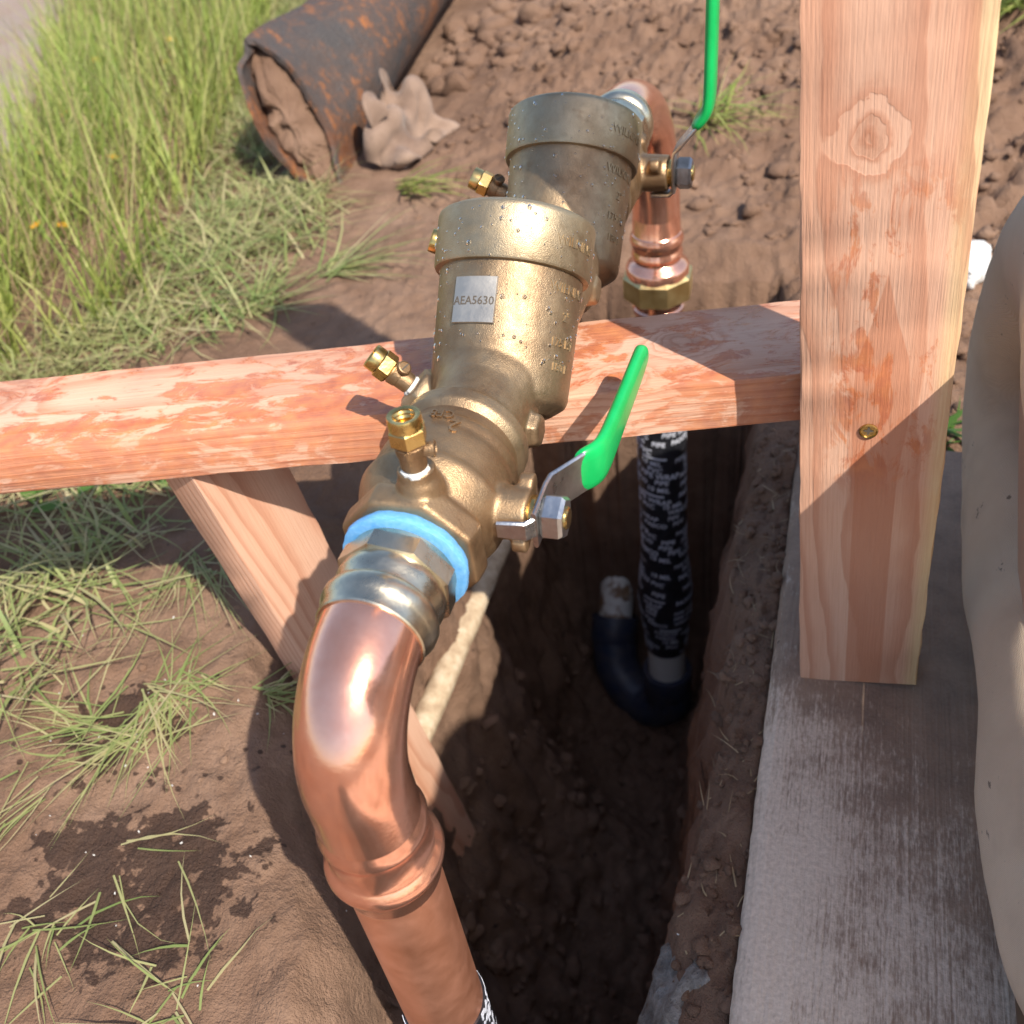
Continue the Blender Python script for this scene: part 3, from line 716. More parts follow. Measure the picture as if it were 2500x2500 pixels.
# ------------------------------------------------------------------ water beads on the brass
def beads():
    bm = bmesh.new(); bmesh.ops.create_icosphere(bm, subdivisions=1, radius=1); base = np.array([v.co[:] for v in bm.verts]); bf_ = [tuple(v.index for v in f.verts) for f in bm.faces]; bm.free()
    V = []; F = []; r = random.Random(4); a, b_, d = frame(R45, (1, 0, 0))
    for i, s_ in enumerate(CANS):
        for k in range(330):
            an = r.uniform(0, 2 * math.pi); t = r.uniform(-.005, .09)
            n_ = a * math.cos(an) + b_ * math.sin(an)
            if n_.z < -.2 and n_.y > 0: continue
            R = (.0503 if t > .057 else .0445 + (t + .012) * .0017 / .074)
            c = Vector((0, s_, ZA)) + d * t + n_ * R; q = min(.0019, .0005 + r.expovariate(2200))
            e1_ = d; e2_ = d.cross(n_)
            o = len(V)
            for v in base: V.append(c + e1_ * (v[0] * q * 1.1) + e2_ * (v[1] * q) + n_ * (v[2] * q * .55))
            F.extend(tuple(x + o for x in f) for f in bf_)
    o = mesh_obj('water_beads', V, F, 'water', bf, 180); o['kind'] = 'stuff'
beads()

# ------------------------------------------------------------------ old rusty pipe with a crushed end
m, nt, b, co = newmat('rust', rough=.75)
n1 = noise(nt, co, 7, 5, .65, .3); n2 = noise(nt, co, 45, 5, .7); n3 = noise(nt, co, 200, 3)
c = ramp(nt, n1, [(.36, (.055, .048, .046)), (.52, (.08, .052, .040)), (.64, (.15, .060, .028)), (.76, (.12, .046, .022))])
c = mix(nt, mth(nt, 'MULTIPLY', ramp(nt, n2, [(.50, 0), (.64, .85)]), smooth(nt, n1, .36, .54)), c, (.30, .105, .03)); c = mix(nt, ramp(nt, n3, [(.5, 0), (.8, .5)]), c, (.10, .09, .085))
setc(nt, b, color=c, normal=bump(nt, mth(nt, 'ADD', n2, mth(nt, 'MULTIPLY', n3, .4)), .006, .8), rough=ramp(nt, n2, [(.3, .55), (.7, .85)]), spec=.4); MAT['rust'] = m
rp = empty('rusty_pipe', 'large rusty steel pipe with a crushed torn end full of dirt', 'steel pipe')
e0 = Vector((-.665, 1.155, .098)); dirp = Vector((-.115, 1.0, .012)).normalized(); rgt = dirp.cross(UP).normalized(); upp = rgt.cross(dirp)
A_ = (rgt * .50 - upp * .866); B_ = (rgt * .866 + upp * .5)
V = []; F = []; NS = 72; NL = 44; rows = []
def ring(t, off):
    k = 1 - float(sstep(np.array(t), 0.0, .34)); lo = .105 * (1 - k) + .134 * k; sh = .105 * (1 - k) + .040 * k; out = []
    for q in range(NS):
        th = 2 * math.pi * q / NS; cx, sx = math.cos(th), math.sin(th)
        dent = 1 + k * (.05 * math.sin(3 * th + 1) + .04 * math.sin(7 * th)) + .012 * fbm(np.array([t * 2 + .1]), np.array([th]), 3, 3, 71)[0]
        p = A_ * (cx * (lo - off) * dent) + B_ * ((abs(sx) ** (1 + .55 * k)) * math.copysign(1, sx) * (sh - off) * dent)
        skew = k * (-.045 * cx + .035 * (1 if sx > 0 else -1) * abs(sx)) + k * .012 * fbm(np.array([th * 3]), np.array([2.]), 2, 3, 72)[0]
        out.append(e0 + dirp * (t + skew) + p)
    return out
for i in range(NL + 1): rows.append(ring(1.9 * (i / NL) ** 1.6, 0))
V = [p for r_ in rows for p in r_]
for i in range(NL):
    for q in range(NS): F.append((i * NS + q, i * NS + (q + 1) % NS, (i + 1) * NS + (q + 1) % NS, (i + 1) * NS + q))
n0 = len(V); inner = [ring(.0, .009), ring(.10, .009), ring(.2, .009)]; V += [p for r_ in inner for p in r_]
for q in range(NS):
    F.append((q, n0 + q, n0 + (q + 1) % NS, (q + 1) % NS))
    for k in (0, 1): F.append((n0 + k * NS + q, n0 + (k + 1) * NS + q, n0 + (k + 1) * NS + (q + 1) % NS, n0 + k * NS + (q + 1) % NS))
mesh_obj('pipe_wall', V, F, 'rust', rp, 50)
plug = ring(.03, .010); pc_ = sum(plug, Vector()) / NS; V = []; F = []
for j in range(9):
    s_ = 1 - j / 8
    for q in range(NS):
        p = pc_.lerp(plug[q], s_); V.append(p + dirp * (-.04 * (1 - s_) ** .7 + .055 * fbm(np.array([p.x * 40]), np.array([p.z * 40]), 1.1, 4, 75)[0]))
for j in range(8):
    for q in range(NS): F.append((j * NS + q, (j + 1) * NS + q, (j + 1) * NS + (q + 1) % NS, j * NS + (q + 1) % NS))
mesh_obj('dirt_plug', V, F, 'soil', rp, 180)

# ------------------------------------------------------------------ cloths
def fabric(name, c0, c1, weave, mud, rough=.9):
    m, nt, b, co = newmat(name, rough=rough)
    n = noise(nt, co, 16, 5, .6); w1 = nd(nt, 'ShaderNodeTexWave', {'Vector': scaled(nt, co, (1, 1, 1)), 'Scale': weave, 'Distortion': 1.0, 'Detail': 1.0}, bands_direction='DIAGONAL')
    w2 = nd(nt, 'ShaderNodeTexWave', {'Vector': co, 'Scale': weave * .8, 'Distortion': 1.0}, bands_direction='Z')
    c = ramp(nt, n, [(.3, c0), (.7, c1)])
    spots = smooth(nt, noise(nt, scaled(nt, co, (1, .6, 1)), 70, 4, .7), .66, .70)
    c = mix(nt, mth(nt, 'MULTIPLY', spots, mud), c, (.10, .065, .045))
    c = mix(nt, mth(nt, 'MULTIPLY', smooth(nt, noise(nt, co, 9, 4), .5, .75), mud * .6), c, (.28, .18, .12))
    h = mth(nt, 'ADD', w1.outputs[1] if len(w1.outputs) > 1 else w1.outputs[0], mth(nt, 'MULTIPLY', w2.outputs[1], .5))
    c = mix(nt, mth(nt, 'MULTIPLY', h, .12), c, tuple(x * .6 for x in c0))
    setc(nt, b, color=c, normal=bump(nt, h, .0006, .6), spec=.2)
    b.inputs['Sheen Weight'].default_value = .15
    MAT[name] = m
fabric('burlap', (.17, .11, .08), (.33, .23, .17), 110, .6)
fabric('white_cloth', (.70, .69, .66), (.80, .79, .77), 300, .12)
fabric('khaki', (.66, .51, .37), (.74, .59, .44), 420, .8)
fabric('shirt', (.10, .13, .18), (.14, .17, .22), 300, .1)
def crumple(name, subdiv, centre, axes, mat, freq, amp, seed, flat=.55):
    bm = bmesh.new(); bmesh.ops.create_icosphere(bm, subdivisions=subdiv, radius=1)
    Cc = np.array([v.co[:] for v in bm.verts]); sq = np.sign(Cc) * np.abs(Cc) ** flat; k = np.zeros(len(Cc))
    r = np.random.default_rng(seed); wv_ = fbm(Cc[:, 0] * 1.1 + 3, Cc[:, 1] * 1.1 + Cc[:, 2], 1.0, 3, seed)
    for q in range(4):
        d = r.normal(size=3); d[2] *= .5; d /= np.linalg.norm(d); ph = (Cc @ d) * freq * r.uniform(.5, 1.1) + wv_ * 1.7 + r.uniform(0, 6)
        k += amp / (1 + .35 * q) * (np.abs(np.sin(np.pi * ph)) ** .55 - .75)
    k += .10 * fbm(Cc[:, 0] * 4, Cc[:, 1] * 4 + Cc[:, 2] * 3, 1.3, 3, seed + 3)
    P_ = np.array(centre) + (sq * (1 + k)[:, None]) @ np.array(axes)
    gz_ = ground_z(P_[:, 0], P_[:, 1]); P_[:, 2] = np.maximum(P_[:, 2], gz_ - .004)
    for v, p in zip(bm.verts, P_): v.co = p
    me = bpy.data.meshes.new(name); bm.to_mesh(me); bm.free()
    return finish(name, me, mat, None, 180)
def cloth_rag(nu=60, nv=68, steps=60):
    # sheet gathered into folds, then settled on the ground and the pipe flank by position-based dynamics
    U_, V_ = np.meshgrid(np.linspace(0, 1, nu), np.linspace(0, 1, nv), indexing='ij'); du = .245 / (nu - 1); dv = .30 / (nv - 1)
    wpn = fbm(U_ * 1.2 + .4, V_ * 1.2, 1.5, 3, 84); ph = 2 * np.pi * (2.1 * U_ + .30 * V_ + 1.3 * wpn)
    ac = (U_ - .5) * .140 + .006 * np.sin(2 * ph); al = (V_ - .5) * .235 + .04 * wpn
    A2 = np.array([.96, -.27]); B2 = np.array([.20, .98])
    X = np.zeros((nu, nv, 3)); X[..., 0] = -.525 + ac * A2[0] + al * B2[0]; X[..., 1] = 1.275 + ac * A2[1] + al * B2[1]
    g0 = ground_z(X[..., 0], X[..., 1]); lean = np.clip((-.46 - X[..., 0]) / .13, 0, 1)
    X[..., 2] = g0 + .035 + .095 * lean + .024 * np.cos(ph) + .014 * np.cos(2 * np.pi * (1.6 * V_ - .8 * U_ + wpn)) + .02 * V_
    ed = 1 - sstep(np.minimum.reduce([U_, 1 - U_, V_, 1 - V_]), 0, .17); cen = X[..., :2].mean((0, 1)); X[..., :2] += (cen - X[..., :2]) * (.30 * ed)[..., None]; X[..., 2] = np.maximum(X[..., 2] - .035 * ed, g0 + .004)
    X = X + np.random.default_rng(3).normal(0, .0006, X.shape); prev = X.copy(); cons = []
    for k in (1, 2, 5):
        for par in range(2 * k):
            i = np.concatenate([np.arange(par + 0, nu - k, 2 * k)]); j = np.arange(par, nv - k, 2 * k)
            cons.append(('u', i, k, du * k, .9 if k == 1 else .10)); cons.append(('v', j, k, dv * k, .9 if k == 1 else .10))
    for st in range(steps):
        vel = (X - prev) * .6; prev = X.copy(); X = X + vel; X[..., 2] -= .00030
        for it in range(6):
            for ax_, idx_, k, L0, stiff in cons:
                a = X[idx_] if ax_ == 'u' else X[:, idx_]; b_ = X[idx_ + k] if ax_ == 'u' else X[:, idx_ + k]
                d = b_ - a; ln = np.linalg.norm(d, axis=-1, keepdims=True) + 1e-9
                c_ = d * (np.where(ln > L0, ln - L0, (ln - L0) * (.5 if k == 1 else 1)) / ln * .5 * stiff)
                if ax_ == 'u': X[idx_] += c_; X[idx_ + k] -= c_
                else: X[:, idx_] += c_; X[:, idx_ + k] -= c_
        hx = X[..., 0] - (-.665 - .115 * (X[..., 1] - 1.155)); hz_ = X[..., 2] - .098; rr = np.sqrt(hx ** 2 + hz_ ** 2) + 1e-9; f = np.where(rr < .113, .113 / rr, 1.0)
        X[..., 0] += hx * (f - 1); X[..., 2] += hz_ * (f - 1)
        F0 = ground_z(X[..., 0], X[..., 1]) + .003; hit = (X[..., 2] < F0) | (f > 1); X[..., 2] = np.maximum(X[..., 2], F0)
        for q in (0, 1): X[..., q] = np.where(hit & (f <= 1), prev[..., q] + (X[..., q] - prev[..., q]) * .2, X[..., q])
    F = [(i * nv + j, (i + 1) * nv + j, (i + 1) * nv + j + 1, i * nv + j + 1) for i in range(nu - 1) for j in range(nv - 1)]
    o = mesh_obj('crumpled_rag', X.reshape(-1, 3), F, 'burlap', None, 180)
    sm = o.modifiers.new('smooth', 'SMOOTH'); sm.factor = .5; sm.iterations = 4
    md = o.modifiers.new('thick', 'SOLIDIFY'); md.thickness = .0022; md.offset = 1; sb = o.modifiers.new('sub', 'SUBSURF'); sb.levels = 1; sb.render_levels = 1
    return o
rag = cloth_rag()
tag(rag, 'crumpled muddy brown rag lying against the rusty pipe', 'rag')
gzw = float(ground_z(.353, .950))
wr_ = crumple('white_rag', 5, (.353, .950, gzw + .016), ((.026, -.008, 0), (.008, .040, .004), (0, 0, .020)), 'white_cloth', .9, .22, 95)
tag(wr_, 'small crumpled white rag on the soil between post and trousers', 'rag')

# ------------------------------------------------------------------ shovel standing in the far grass
sh = empty('shovel', 'grey steel shovel standing in the tall grass', 'shovel')
V = []; F = []; tipz = -.03; S0 = Vector((-1.325, 2.03, float(ground_z(-1.325, 2.03))))
for j in range(15):
    t = j / 14; wd_ = .098 * (1 - (1 - min(1, t * 1.6)) ** 2.0) ** .8 + .004
    for i in range(9):
        q = -1 + i / 4; V.append(S0 + Vector((q * wd_ * .95, q * wd_ * .3 + .03 * q * q - .02, tipz + .30 * t)))
for j in range(14):
    for i in range(8): F.append((j * 9 + i, j * 9 + i + 1, (j + 1) * 9 + i + 1, (j + 1) * 9 + i))
bl = mesh_obj('blade', V, F, 'dark_steel', sh, 180); md = bl.modifiers.new('thick', 'SOLIDIFY'); md.thickness = .003
tube('handle', [S0 + Vector((0, -.02, .22)), S0 + Vector((.01, -.03, .5)), S0 + Vector((.03, -.05, 1.2))], .017, 'fir_leg', sh, 20)

# ------------------------------------------------------------------ vegetation
def leaf_mat(name, stops, rough=.5, trans=.35):
    m, nt, b, co = newmat(name, rough=rough)
    g = nd(nt, 'ShaderNodeNewGeometry'); c = ramp(nt, g.outputs['Random Per Island'], stops)
    c = mix(nt, ramp(nt, noise(nt, co, 3, 3), [(.35, 0), (.7, .5)]), c, stops[-1][1])
    setc(nt, b, color=c, spec=.35)
    tr = nd(nt, 'ShaderNodeBsdfTranslucent', {'Color': c}); ms = nd(nt, 'ShaderNodeMixShader', {0: trans})
    nt.links.new(b.outputs[0], ms.inputs[1]); nt.links.new(tr.outputs[0], ms.inputs[2]); nt.links.new(ms.outputs[0], nt.nodes['Material Output'].inputs[0]); MAT[name] = m
leaf_mat('grass_green', [(0, (.18, .28, .045)), (.45, (.30, .39, .08)), (.75, (.44, .47, .13)), (.88, (.56, .50, .24)), (1, (.42, .44, .13))])
leaf_mat('grass_cut', [(0, (.17, .26, .07)), (.35, (.27, .34, .11)), (.60, (.42, .42, .19)), (.80, (.56, .47, .29)), (1, (.44, .41, .19))])
leaf_mat('straw', [(0, (.34, .24, .13)), (.6, (.44, .33, .19)), (1, (.24, .15, .08))], .6, .15)
leaf_mat('flower', [(0, (.75, .33, .02)), (1, (.80, .42, .03))], .5, .3)
leaf_mat('broad_leaf', [(0, (.06, .14, .025)), (1, (.12, .22, .045))], .4, .3)
def blades(base, length, az, pitch, bendv, width, lift=0.0, curl=0.0):
    """vectorised grass blades: arrays of root, length, azimuth, start pitch from horizontal, bend (pitch change), width"""
    n = len(length); L = 5; ts = np.linspace(0, 1, L); V = np.zeros((n, L * 2 - 1, 3)); pos = base.copy(); pos[:, 2] += lift
    p = pitch.copy(); k = 0; az = np.array(az, float)
    for i in range(L):
        sdx, sdy = -np.sin(az), np.cos(az)
        wv_ = width * (1 - ts[i] ** 1.5) * (.75 + .25 * math.sin(math.pi * min(1, ts[i] * 1.6)))
        if i < L - 1:
            for sg in (-1, 1):
                V[:, k, 0] = pos[:, 0] + sdx * wv_ * sg; V[:, k, 1] = pos[:, 1] + sdy * wv_ * sg; V[:, k, 2] = pos[:, 2]; k += 1
        else: V[:, k] = pos
        st = length / (L - 1); pos = pos + np.stack([np.cos(az) * np.cos(p) * st, np.sin(az) * np.cos(p) * st, np.sin(p) * st], 1); p = p + bendv / (L - 1); az = az + curl / (L - 1)
    F = []
    o = np.arange(n) * (L * 2 - 1)
    for i in range(L - 2): F.append(np.stack([o + 2 * i, o + 2 * i + 1, o + 2 * i + 3, o + 2 * i + 2], 1))
    Q = np.concatenate(F); T = np.stack([o + 2 * (L - 2), o + 2 * (L - 2) + 1, o + 2 * (L - 1)], 1)
    return V.reshape(-1, 3), Q.tolist() + T.tolist()
def in_poly(x, y, poly):
    ins = np.zeros(len(x), bool); n = len(poly)
    for i in range(n):
        x1, y1 = poly[i]; x2, y2 = poly[(i + 1) % n]
        c = ((y1 > y) != (y2 > y)) & (x < (x2 - x1) * (y - y1) / (y2 - y1 + 1e-12) + x1); ins ^= c
    return ins
def scatter(poly, n):
    P_ = np.array(poly); out = np.zeros((0, 2))
    while len(out) < n:
        q = rng.uniform(P_.min(0), P_.max(0), (n * 2, 2)); out = np.concatenate([out, q[in_poly(q[:, 0], q[:, 1], poly)]])
    return out[:n]
def rooted(xy): return np.column_stack([xy, ground_z(xy[:, 0], xy[:, 1])])
TALL = [(-1.15, .90), (-1.33, 1.30), (-1.95, 2.35), (-2.5, 3.3), (-1.3, 3.4), (-1.20, 2.19), (-.98, 1.51), (-.84, 1.06), (-.72, .74), (-.86, .5), (-1.2, .35), (-1.7, .4), (-1.7, .7)]
q = scatter(TALL, 12500); cl = fbm(q[:, 0], q[:, 1], 7, 3, 101); q = q[cl > -.13]; n = len(q)
az = rng.uniform(0, 2 * np.pi, n); az = np.where(rng.random(n) < .5, rng.normal(.9, .7, n), az)
V1, F1 = blades(rooted(q), rng.uniform(.09, .27, n) * (1 + .8 * cl[cl > -.13]), az, rng.normal(1.25, .22, n), -rng.uniform(.1, 1.2, n), rng.uniform(.0012, .0030, n))
g1 = mesh_obj('tall_grass', V1, F1, 'grass_green', None, 180); tag(g1, 'tall green grass standing beside the dirt path', 'grass', kind='stuff')
q = scatter(TALL, 1500); n = len(q)
Vs, Fs = blades(rooted(q), rng.uniform(.16, .34, n), rng.normal(.8, 1.0, n), rng.normal(1.2, .2, n), -rng.uniform(.1, .7, n), rng.uniform(.0008, .0016, n))
gs = mesh_obj('dry_stalks', Vs, Fs, 'straw', None, 180); tag(gs, 'pale dry stalks among the tall green grass', 'grass', kind='stuff')
TRAM = [(-.72, .74), (-.84, 1.06), (-1.0, 1.51), (-1.25, 2.19), (-1.10, 2.5), (-.93, 2.2), (-.90, 1.66), (-.78, 1.3), (-.74, 1.13), (-.62, 1.13), (-.54, .98), (-.55, .80), (-.56, .70), (-.66, .60), (-.9, .42), (-1.2, .35)]
UND = [(-1.6, .60), (-1.0, .52), (-.60, .50), (-.50, .43), (-.455, .37), (-.46, .28), (-.44, .13), (-.50, .05), (-.75, -.10), (-1.6, -.2)]
q = np.concatenate([scatter(TRAM, 5000), scatter(UND, 4200)]); n = len(q); cl = fbm(q[:, 0], q[:, 1], 8, 3, 105)
keep = cl + rng.normal(0, .05, n) > -.04; q = q[keep]; n = len(q)
V2, F2 = blades(rooted(q), rng.uniform(.04, .15, n), rng.uniform(0, 2 * np.pi, n), rng.uniform(-.05, .45, n), -rng.uniform(-.2, .8, n), rng.uniform(.0007, .0022, n), lift=rng.uniform(.002, .022, n), curl=rng.normal(0, .8, n))
q = np.concatenate([scatter(TRAM, 900), scatter(UND, 1400)]); n = len(q)
V3, F3 = blades(rooted(q), rng.uniform(.04, .12, n), rng.uniform(0, 2 * np.pi, n), rng.uniform(.3, 1.2, n), -rng.uniform(.2, 1.4, n), rng.uniform(.0012, .003, n))
V2 = np.concatenate([V2, V3]); off = len(V2) - len(V3); F2 = F2 + [[i + off for i in f] for f in F3]
g2 = mesh_obj('trampled_grass', V2, F2, 'grass_cut', None, 180); tag(g2, 'trampled cut grass lying flat round the timber board', 'grass', kind='stuff')

def tuft(x, y, n, lmin, lmax, spread, label, group=None, az0=None, azs=1.0, mat='grass_cut', name='grass_tuft', lift=.004, wmax=.0026):
    sd_ = .006 if n < 35 and x == -.25 else .015
    xy = np.column_stack([rng.normal(x, sd_, n), rng.normal(y, sd_, n)])
    az = rng.uniform(0, 2 * np.pi, n) if az0 is None else rng.normal(az0, azs, n)
    b_ = rooted(xy); org = Vector((x, y, float(ground_z(x, y)))); b_ -= np.array(org)
    V, F = blades(b_, rng.uniform(lmin, lmax, n), az, rng.uniform(.05, .75, n) * spread, -rng.uniform(.2, 1.0, n) * spread, rng.uniform(.0006, wmax, n), lift=lift, curl=rng.normal(0, .4, n))
    # keep blades from diving under the soil
    V[:, 2] = np.maximum(V[:, 2], ground_z(V[:, 0] + x, V[:, 1] + y) - org.z + .0015)
    o = mesh_obj(name, V, F, mat, None, 180); o.location = org
    return tag(o, label, 'grass tuft', group)
GG = 'torn grass tufts on the bare soil'
for (x, y, n, a, b_, az0, azs, lb) in ((-.39, .285, 46, .05, .13, -.6, .8, 'limp grass tuft in the shadow of the board beside the slanting leg'), (-.33, .135, 30, .05, .11, .4, .9, 'spread grass tuft in the middle of the bare lit soil'), (-.335, .12, 44, .05, .12, -1.3, .45, 'drooping grass tuft pointing at the wet soil stain'),
        (-.35, .085, 34, .05, .12, -2.5, .5, 'grass tuft bent over beside the wet soil stain'), (-.25, .16, 30, .03, .08, .2, .7, 'sparse loose grass blades at the trench lip by the leg'), (-.40, .10, 22, .06, .12, 2.9, .7, 'thin torn grass tuft next to the trampled grass'),
        (-.315, -.085, 22, .04, .09, -.3, 1.4, 'small grass tuft lying just past the wet soil stain'), (-.19, -.105, 22, .04, .09, 2.2, 1.6, 'small grass tuft at the trench lip below the wet stain'), (-.275, -.03, 8, .04, .10, -.5, .5, 'few grass blades lying across the wet soil stain'),
        (-.40, .02, 12, .05, .12, -1.6, .5, 'long thin grass blades left of the wet soil stain'), (-.44, .21, 20, .05, .12, -.9, .9, 'torn grass tuft at the edge of the trampled grass')):
    tuft(x, y, n, a * .8, b_, .32, lb, GG, az0, azs * 1.15, wmax=.0014)
tuft(-.02, 1.31, 60, .06, .17, 1.0, 'sparse green grass tuft growing behind the upright green lever', None, .1, 1.1, 'grass_green')
tuft(.46, 1.66, 70, .08, .2, 1.2, 'green grass tuft on the soil bank behind the post', None, -2.6, .9, 'grass_green', wmax=.004)
tuft(-.47, 1.13, 26, .06, .16, .8, 'flattened grass tuft between the muddy rag and the brass caps', None, -.2, .4, 'grass_green', wmax=.004)
tuft(-.50, .86, 40, .06, .20, .6, 'long loose grass blades strewn across bare soil behind the board', None, .6, .5)
tuft(-.56, .76, 40, .06, .18, .6, 'matted grass tuft on soil just behind the cross board', None, 1.2, 1.2)
tuft(.315, .60, 18, .03, .08, .6, 'small shaded grass tuft at the far end of the slab', None, .2, 1.0, 'broad_leaf', wmax=.004)
tuft(-1.02, 2.02, 60, .08, .24, 1.4, 'bright green grass tuft hanging beside the rusty pipe', None, .6, .5, 'grass_green', wmax=.004)
# broad weed under the board
V = []; F = []
for k in range(26):
    az = random.uniform(0, 6.28); L = random.uniform(.025, .05); b_ = Vector((random.gauss(-.62, .05), random.gauss(.40, .035), 0)); b_.z = float(ground_z(b_.x, b_.y)) + random.uniform(.004, .03)
    d = Vector((math.cos(az), math.sin(az), random.uniform(-.1, .35))); sd = Vector((-d.y, d.x, 0)).normalized(); o = len(V)
    for t, w_ in ((0, .001), (.3, .008), (.6, .009), (.85, .005)):
        for s_ in (-1, 0, 1): V.append(b_ + d * (L * t) + sd * (w_ * s_) + Vector((0, 0, abs(s_) * .003 - t * t * .008)))
    V.append(b_ + d * L + Vector((0, 0, -.012)))
    for i in range(3):
        for s_ in (0, 1): F.append((o + i * 3 + s_, o + i * 3 + s_ + 1, o + i * 3 + s_ + 4, o + i * 3 + s_ + 3))
    F.append((o + 9, o + 10, o + 12)); F.append((o + 10, o + 11, o + 12))
weed = mesh_obj('weed', V, F, 'broad_leaf', None, 180); tag(weed, 'leafy green weed under the left end of the cross board', 'weed')
# wildflowers
def flower_mesh():
    V = []; F = []
    for k in range(6):
        a = k * math.pi / 3; d = Vector((math.cos(a), math.sin(a), .25)); sd = Vector((-d.y, d.x, 0)); o = len(V)
        V += [Vector((0, 0, .05)), Vector((0, 0, .05)) + d * .006 + sd * .0032, Vector((0, 0, .05)) + d * .011, Vector((0, 0, .05)) + d * .006 - sd * .0032]; F.append((o, o + 1, o + 2, o + 3))
    return V, F
fv, ff = flower_mesh(); f0 = None
for (x, y) in ((-1.36, 1.72), (-1.21, 1.66), (-1.17, 1.60), (-1.03, 1.12), (-1.20, 1.30), (-1.16, 1.13), (-.98, .90), (-1.34, 1.56), (-.95, .86)):
    if f0 is None:
        f0 = mesh_obj('wildflower', fv, ff, 'flower', None, 0); stv, stf = tube_data([(0, 0, -.01), (.002, 0, .02), (0, 0, .05)], .0008, 6)
        st0 = mesh_obj('stem', stv, stf, 'broad_leaf', f0, 180); tag(f0, 'tiny orange wildflower in the tall grass', 'flower', 'orange wildflowers in the grass'); o = f0
    else:
        o = f0.copy(); COL.objects.link(o); c_ = st0.copy(); COL.objects.link(c_); c_.parent = o
    o.location = (x, y, float(ground_z(x, y)) + random.uniform(.0, .03)); o.rotation_euler = (random.uniform(-.5, .5), random.uniform(-.5, .5), random.uniform(0, 6))

# ------------------------------------------------------------------ loose soil, straw, bits
def clods(name, spots, label):
    bm = bmesh.new(); bmesh.ops.create_icosphere(bm, subdivisions=2, radius=1); base = np.array([v.co[:] for v in bm.verts]); fc = np.array([[v.index for v in f.verts] for f in bm.faces]); bm.free()
    V = []; F = []
    for i, (x, y, s_) in enumerate(spots):
        k = 1 + 1.5 * fbm(base[:, 0] + i * 3.1, base[:, 1] + base[:, 2] * .7, 1.5, 3, 111 + i % 7); sc_ = np.array([s_ * random.uniform(.8, 1.3), s_ * random.uniform(.8, 1.3), s_ * random.uniform(.55, .9)])
        V.append(base * k[:, None] * sc_ + np.array([x, y, float(ground_z(x, y)) + s_ * .12])); F.append(fc + i * len(base))
    o = mesh_obj(name, np.concatenate(V), np.concatenate(F).tolist(), 'soil', None, 180); return tag(o, label, 'soil', kind='stuff')
sp1 = [(random.uniform(-.45, 1.1), random.uniform(.98, 2.5), min(.016, .002 + random.expovariate(300))) for _ in range(2200)]
sp1 += [(random.uniform(-.62, -.3), random.uniform(1.5, 2.3), min(.030, .004 + random.expovariate(120))) for _ in range(220)]
sp1 += [(random.uniform(.3, .9), random.uniform(.62, 1.0), min(.012, .002 + random.expovariate(300))) for _ in range(300)]
clods('soil_clods', sp1, 'loose brown soil clods on the spoil bank')
sp2 = [p_ for p_ in [(random.uniform(-.2, .13), random.uniform(-.2, .85), min(.014, .002 + random.expovariate(300))) for _ in range(900)] if float(ground_z(p_[0], p_[1])) < -.4] + [(random.uniform(-.7, -.22), random.uniform(-.15, .95), min(.004, .0008 + random.expovariate(1400))) for _ in range(500)] + [(random.uniform(.135, .18), random.uniform(-.1, .6), min(.006, .0012 + random.expovariate(600))) for _ in range(260)]
clods('soil_crumbs', sp2, 'small soil crumbs scattered in and around the trench')
q = np.column_stack([rng.uniform(.130, .178, 90), rng.uniform(-.02, .55, 90)]); n = 90
V4, F4 = blades(rooted(q), rng.uniform(.008, .034, n), rng.normal(1.4, .8, n), rng.uniform(-.15, .15, n), rng.uniform(-.5, .2, n), rng.uniform(.0003, .0008, n), lift=.002, curl=rng.normal(0, .9, n))
st_ = mesh_obj('straw', V4, F4, 'straw', None, 180); tag(st_, 'dry straw bits on the soil ledge beside the slab', 'straw', kind='stuff')
m, nt, b, co = newmat('chip', (.6, .58, .54), .6); MAT['chip'] = m
V = []; F = []
for k in range(60):
    x, y = random.gauss(-.33, .09), random.gauss(.10, .12)
    if k > 52: x, y = random.uniform(.05, .17), random.uniform(-.1, .5)
    z = float(ground_z(x, y)) + .002; s_ = random.uniform(.0004, .0013); o = len(V); a = random.uniform(0, 6.3); c_, n_ = math.cos(a), math.sin(a)
    for (p, q_) in ((-1, -.5), (1, -.4), (.8, .5), (-.7, .6)):
        for h_ in (0, .0007): V.append((x + (p * c_ - q_ * n_) * s_, y + (p * n_ + q_ * c_) * s_, z + h_ + p * .0003))
    F += [(o, o + 2, o + 4, o + 6), (o + 1, o + 7, o + 5, o + 3)] + [(o + i * 2, o + i * 2 + 1, o + ((i + 1) % 4) * 2 + 1, o + ((i + 1) % 4) * 2) for i in range(4)]
ch = mesh_obj('plastic_crumbs', V, F, 'chip', None, 0); tag(ch, 'tiny white crumbs sprinkled on the soil', 'debris', kind='stuff')

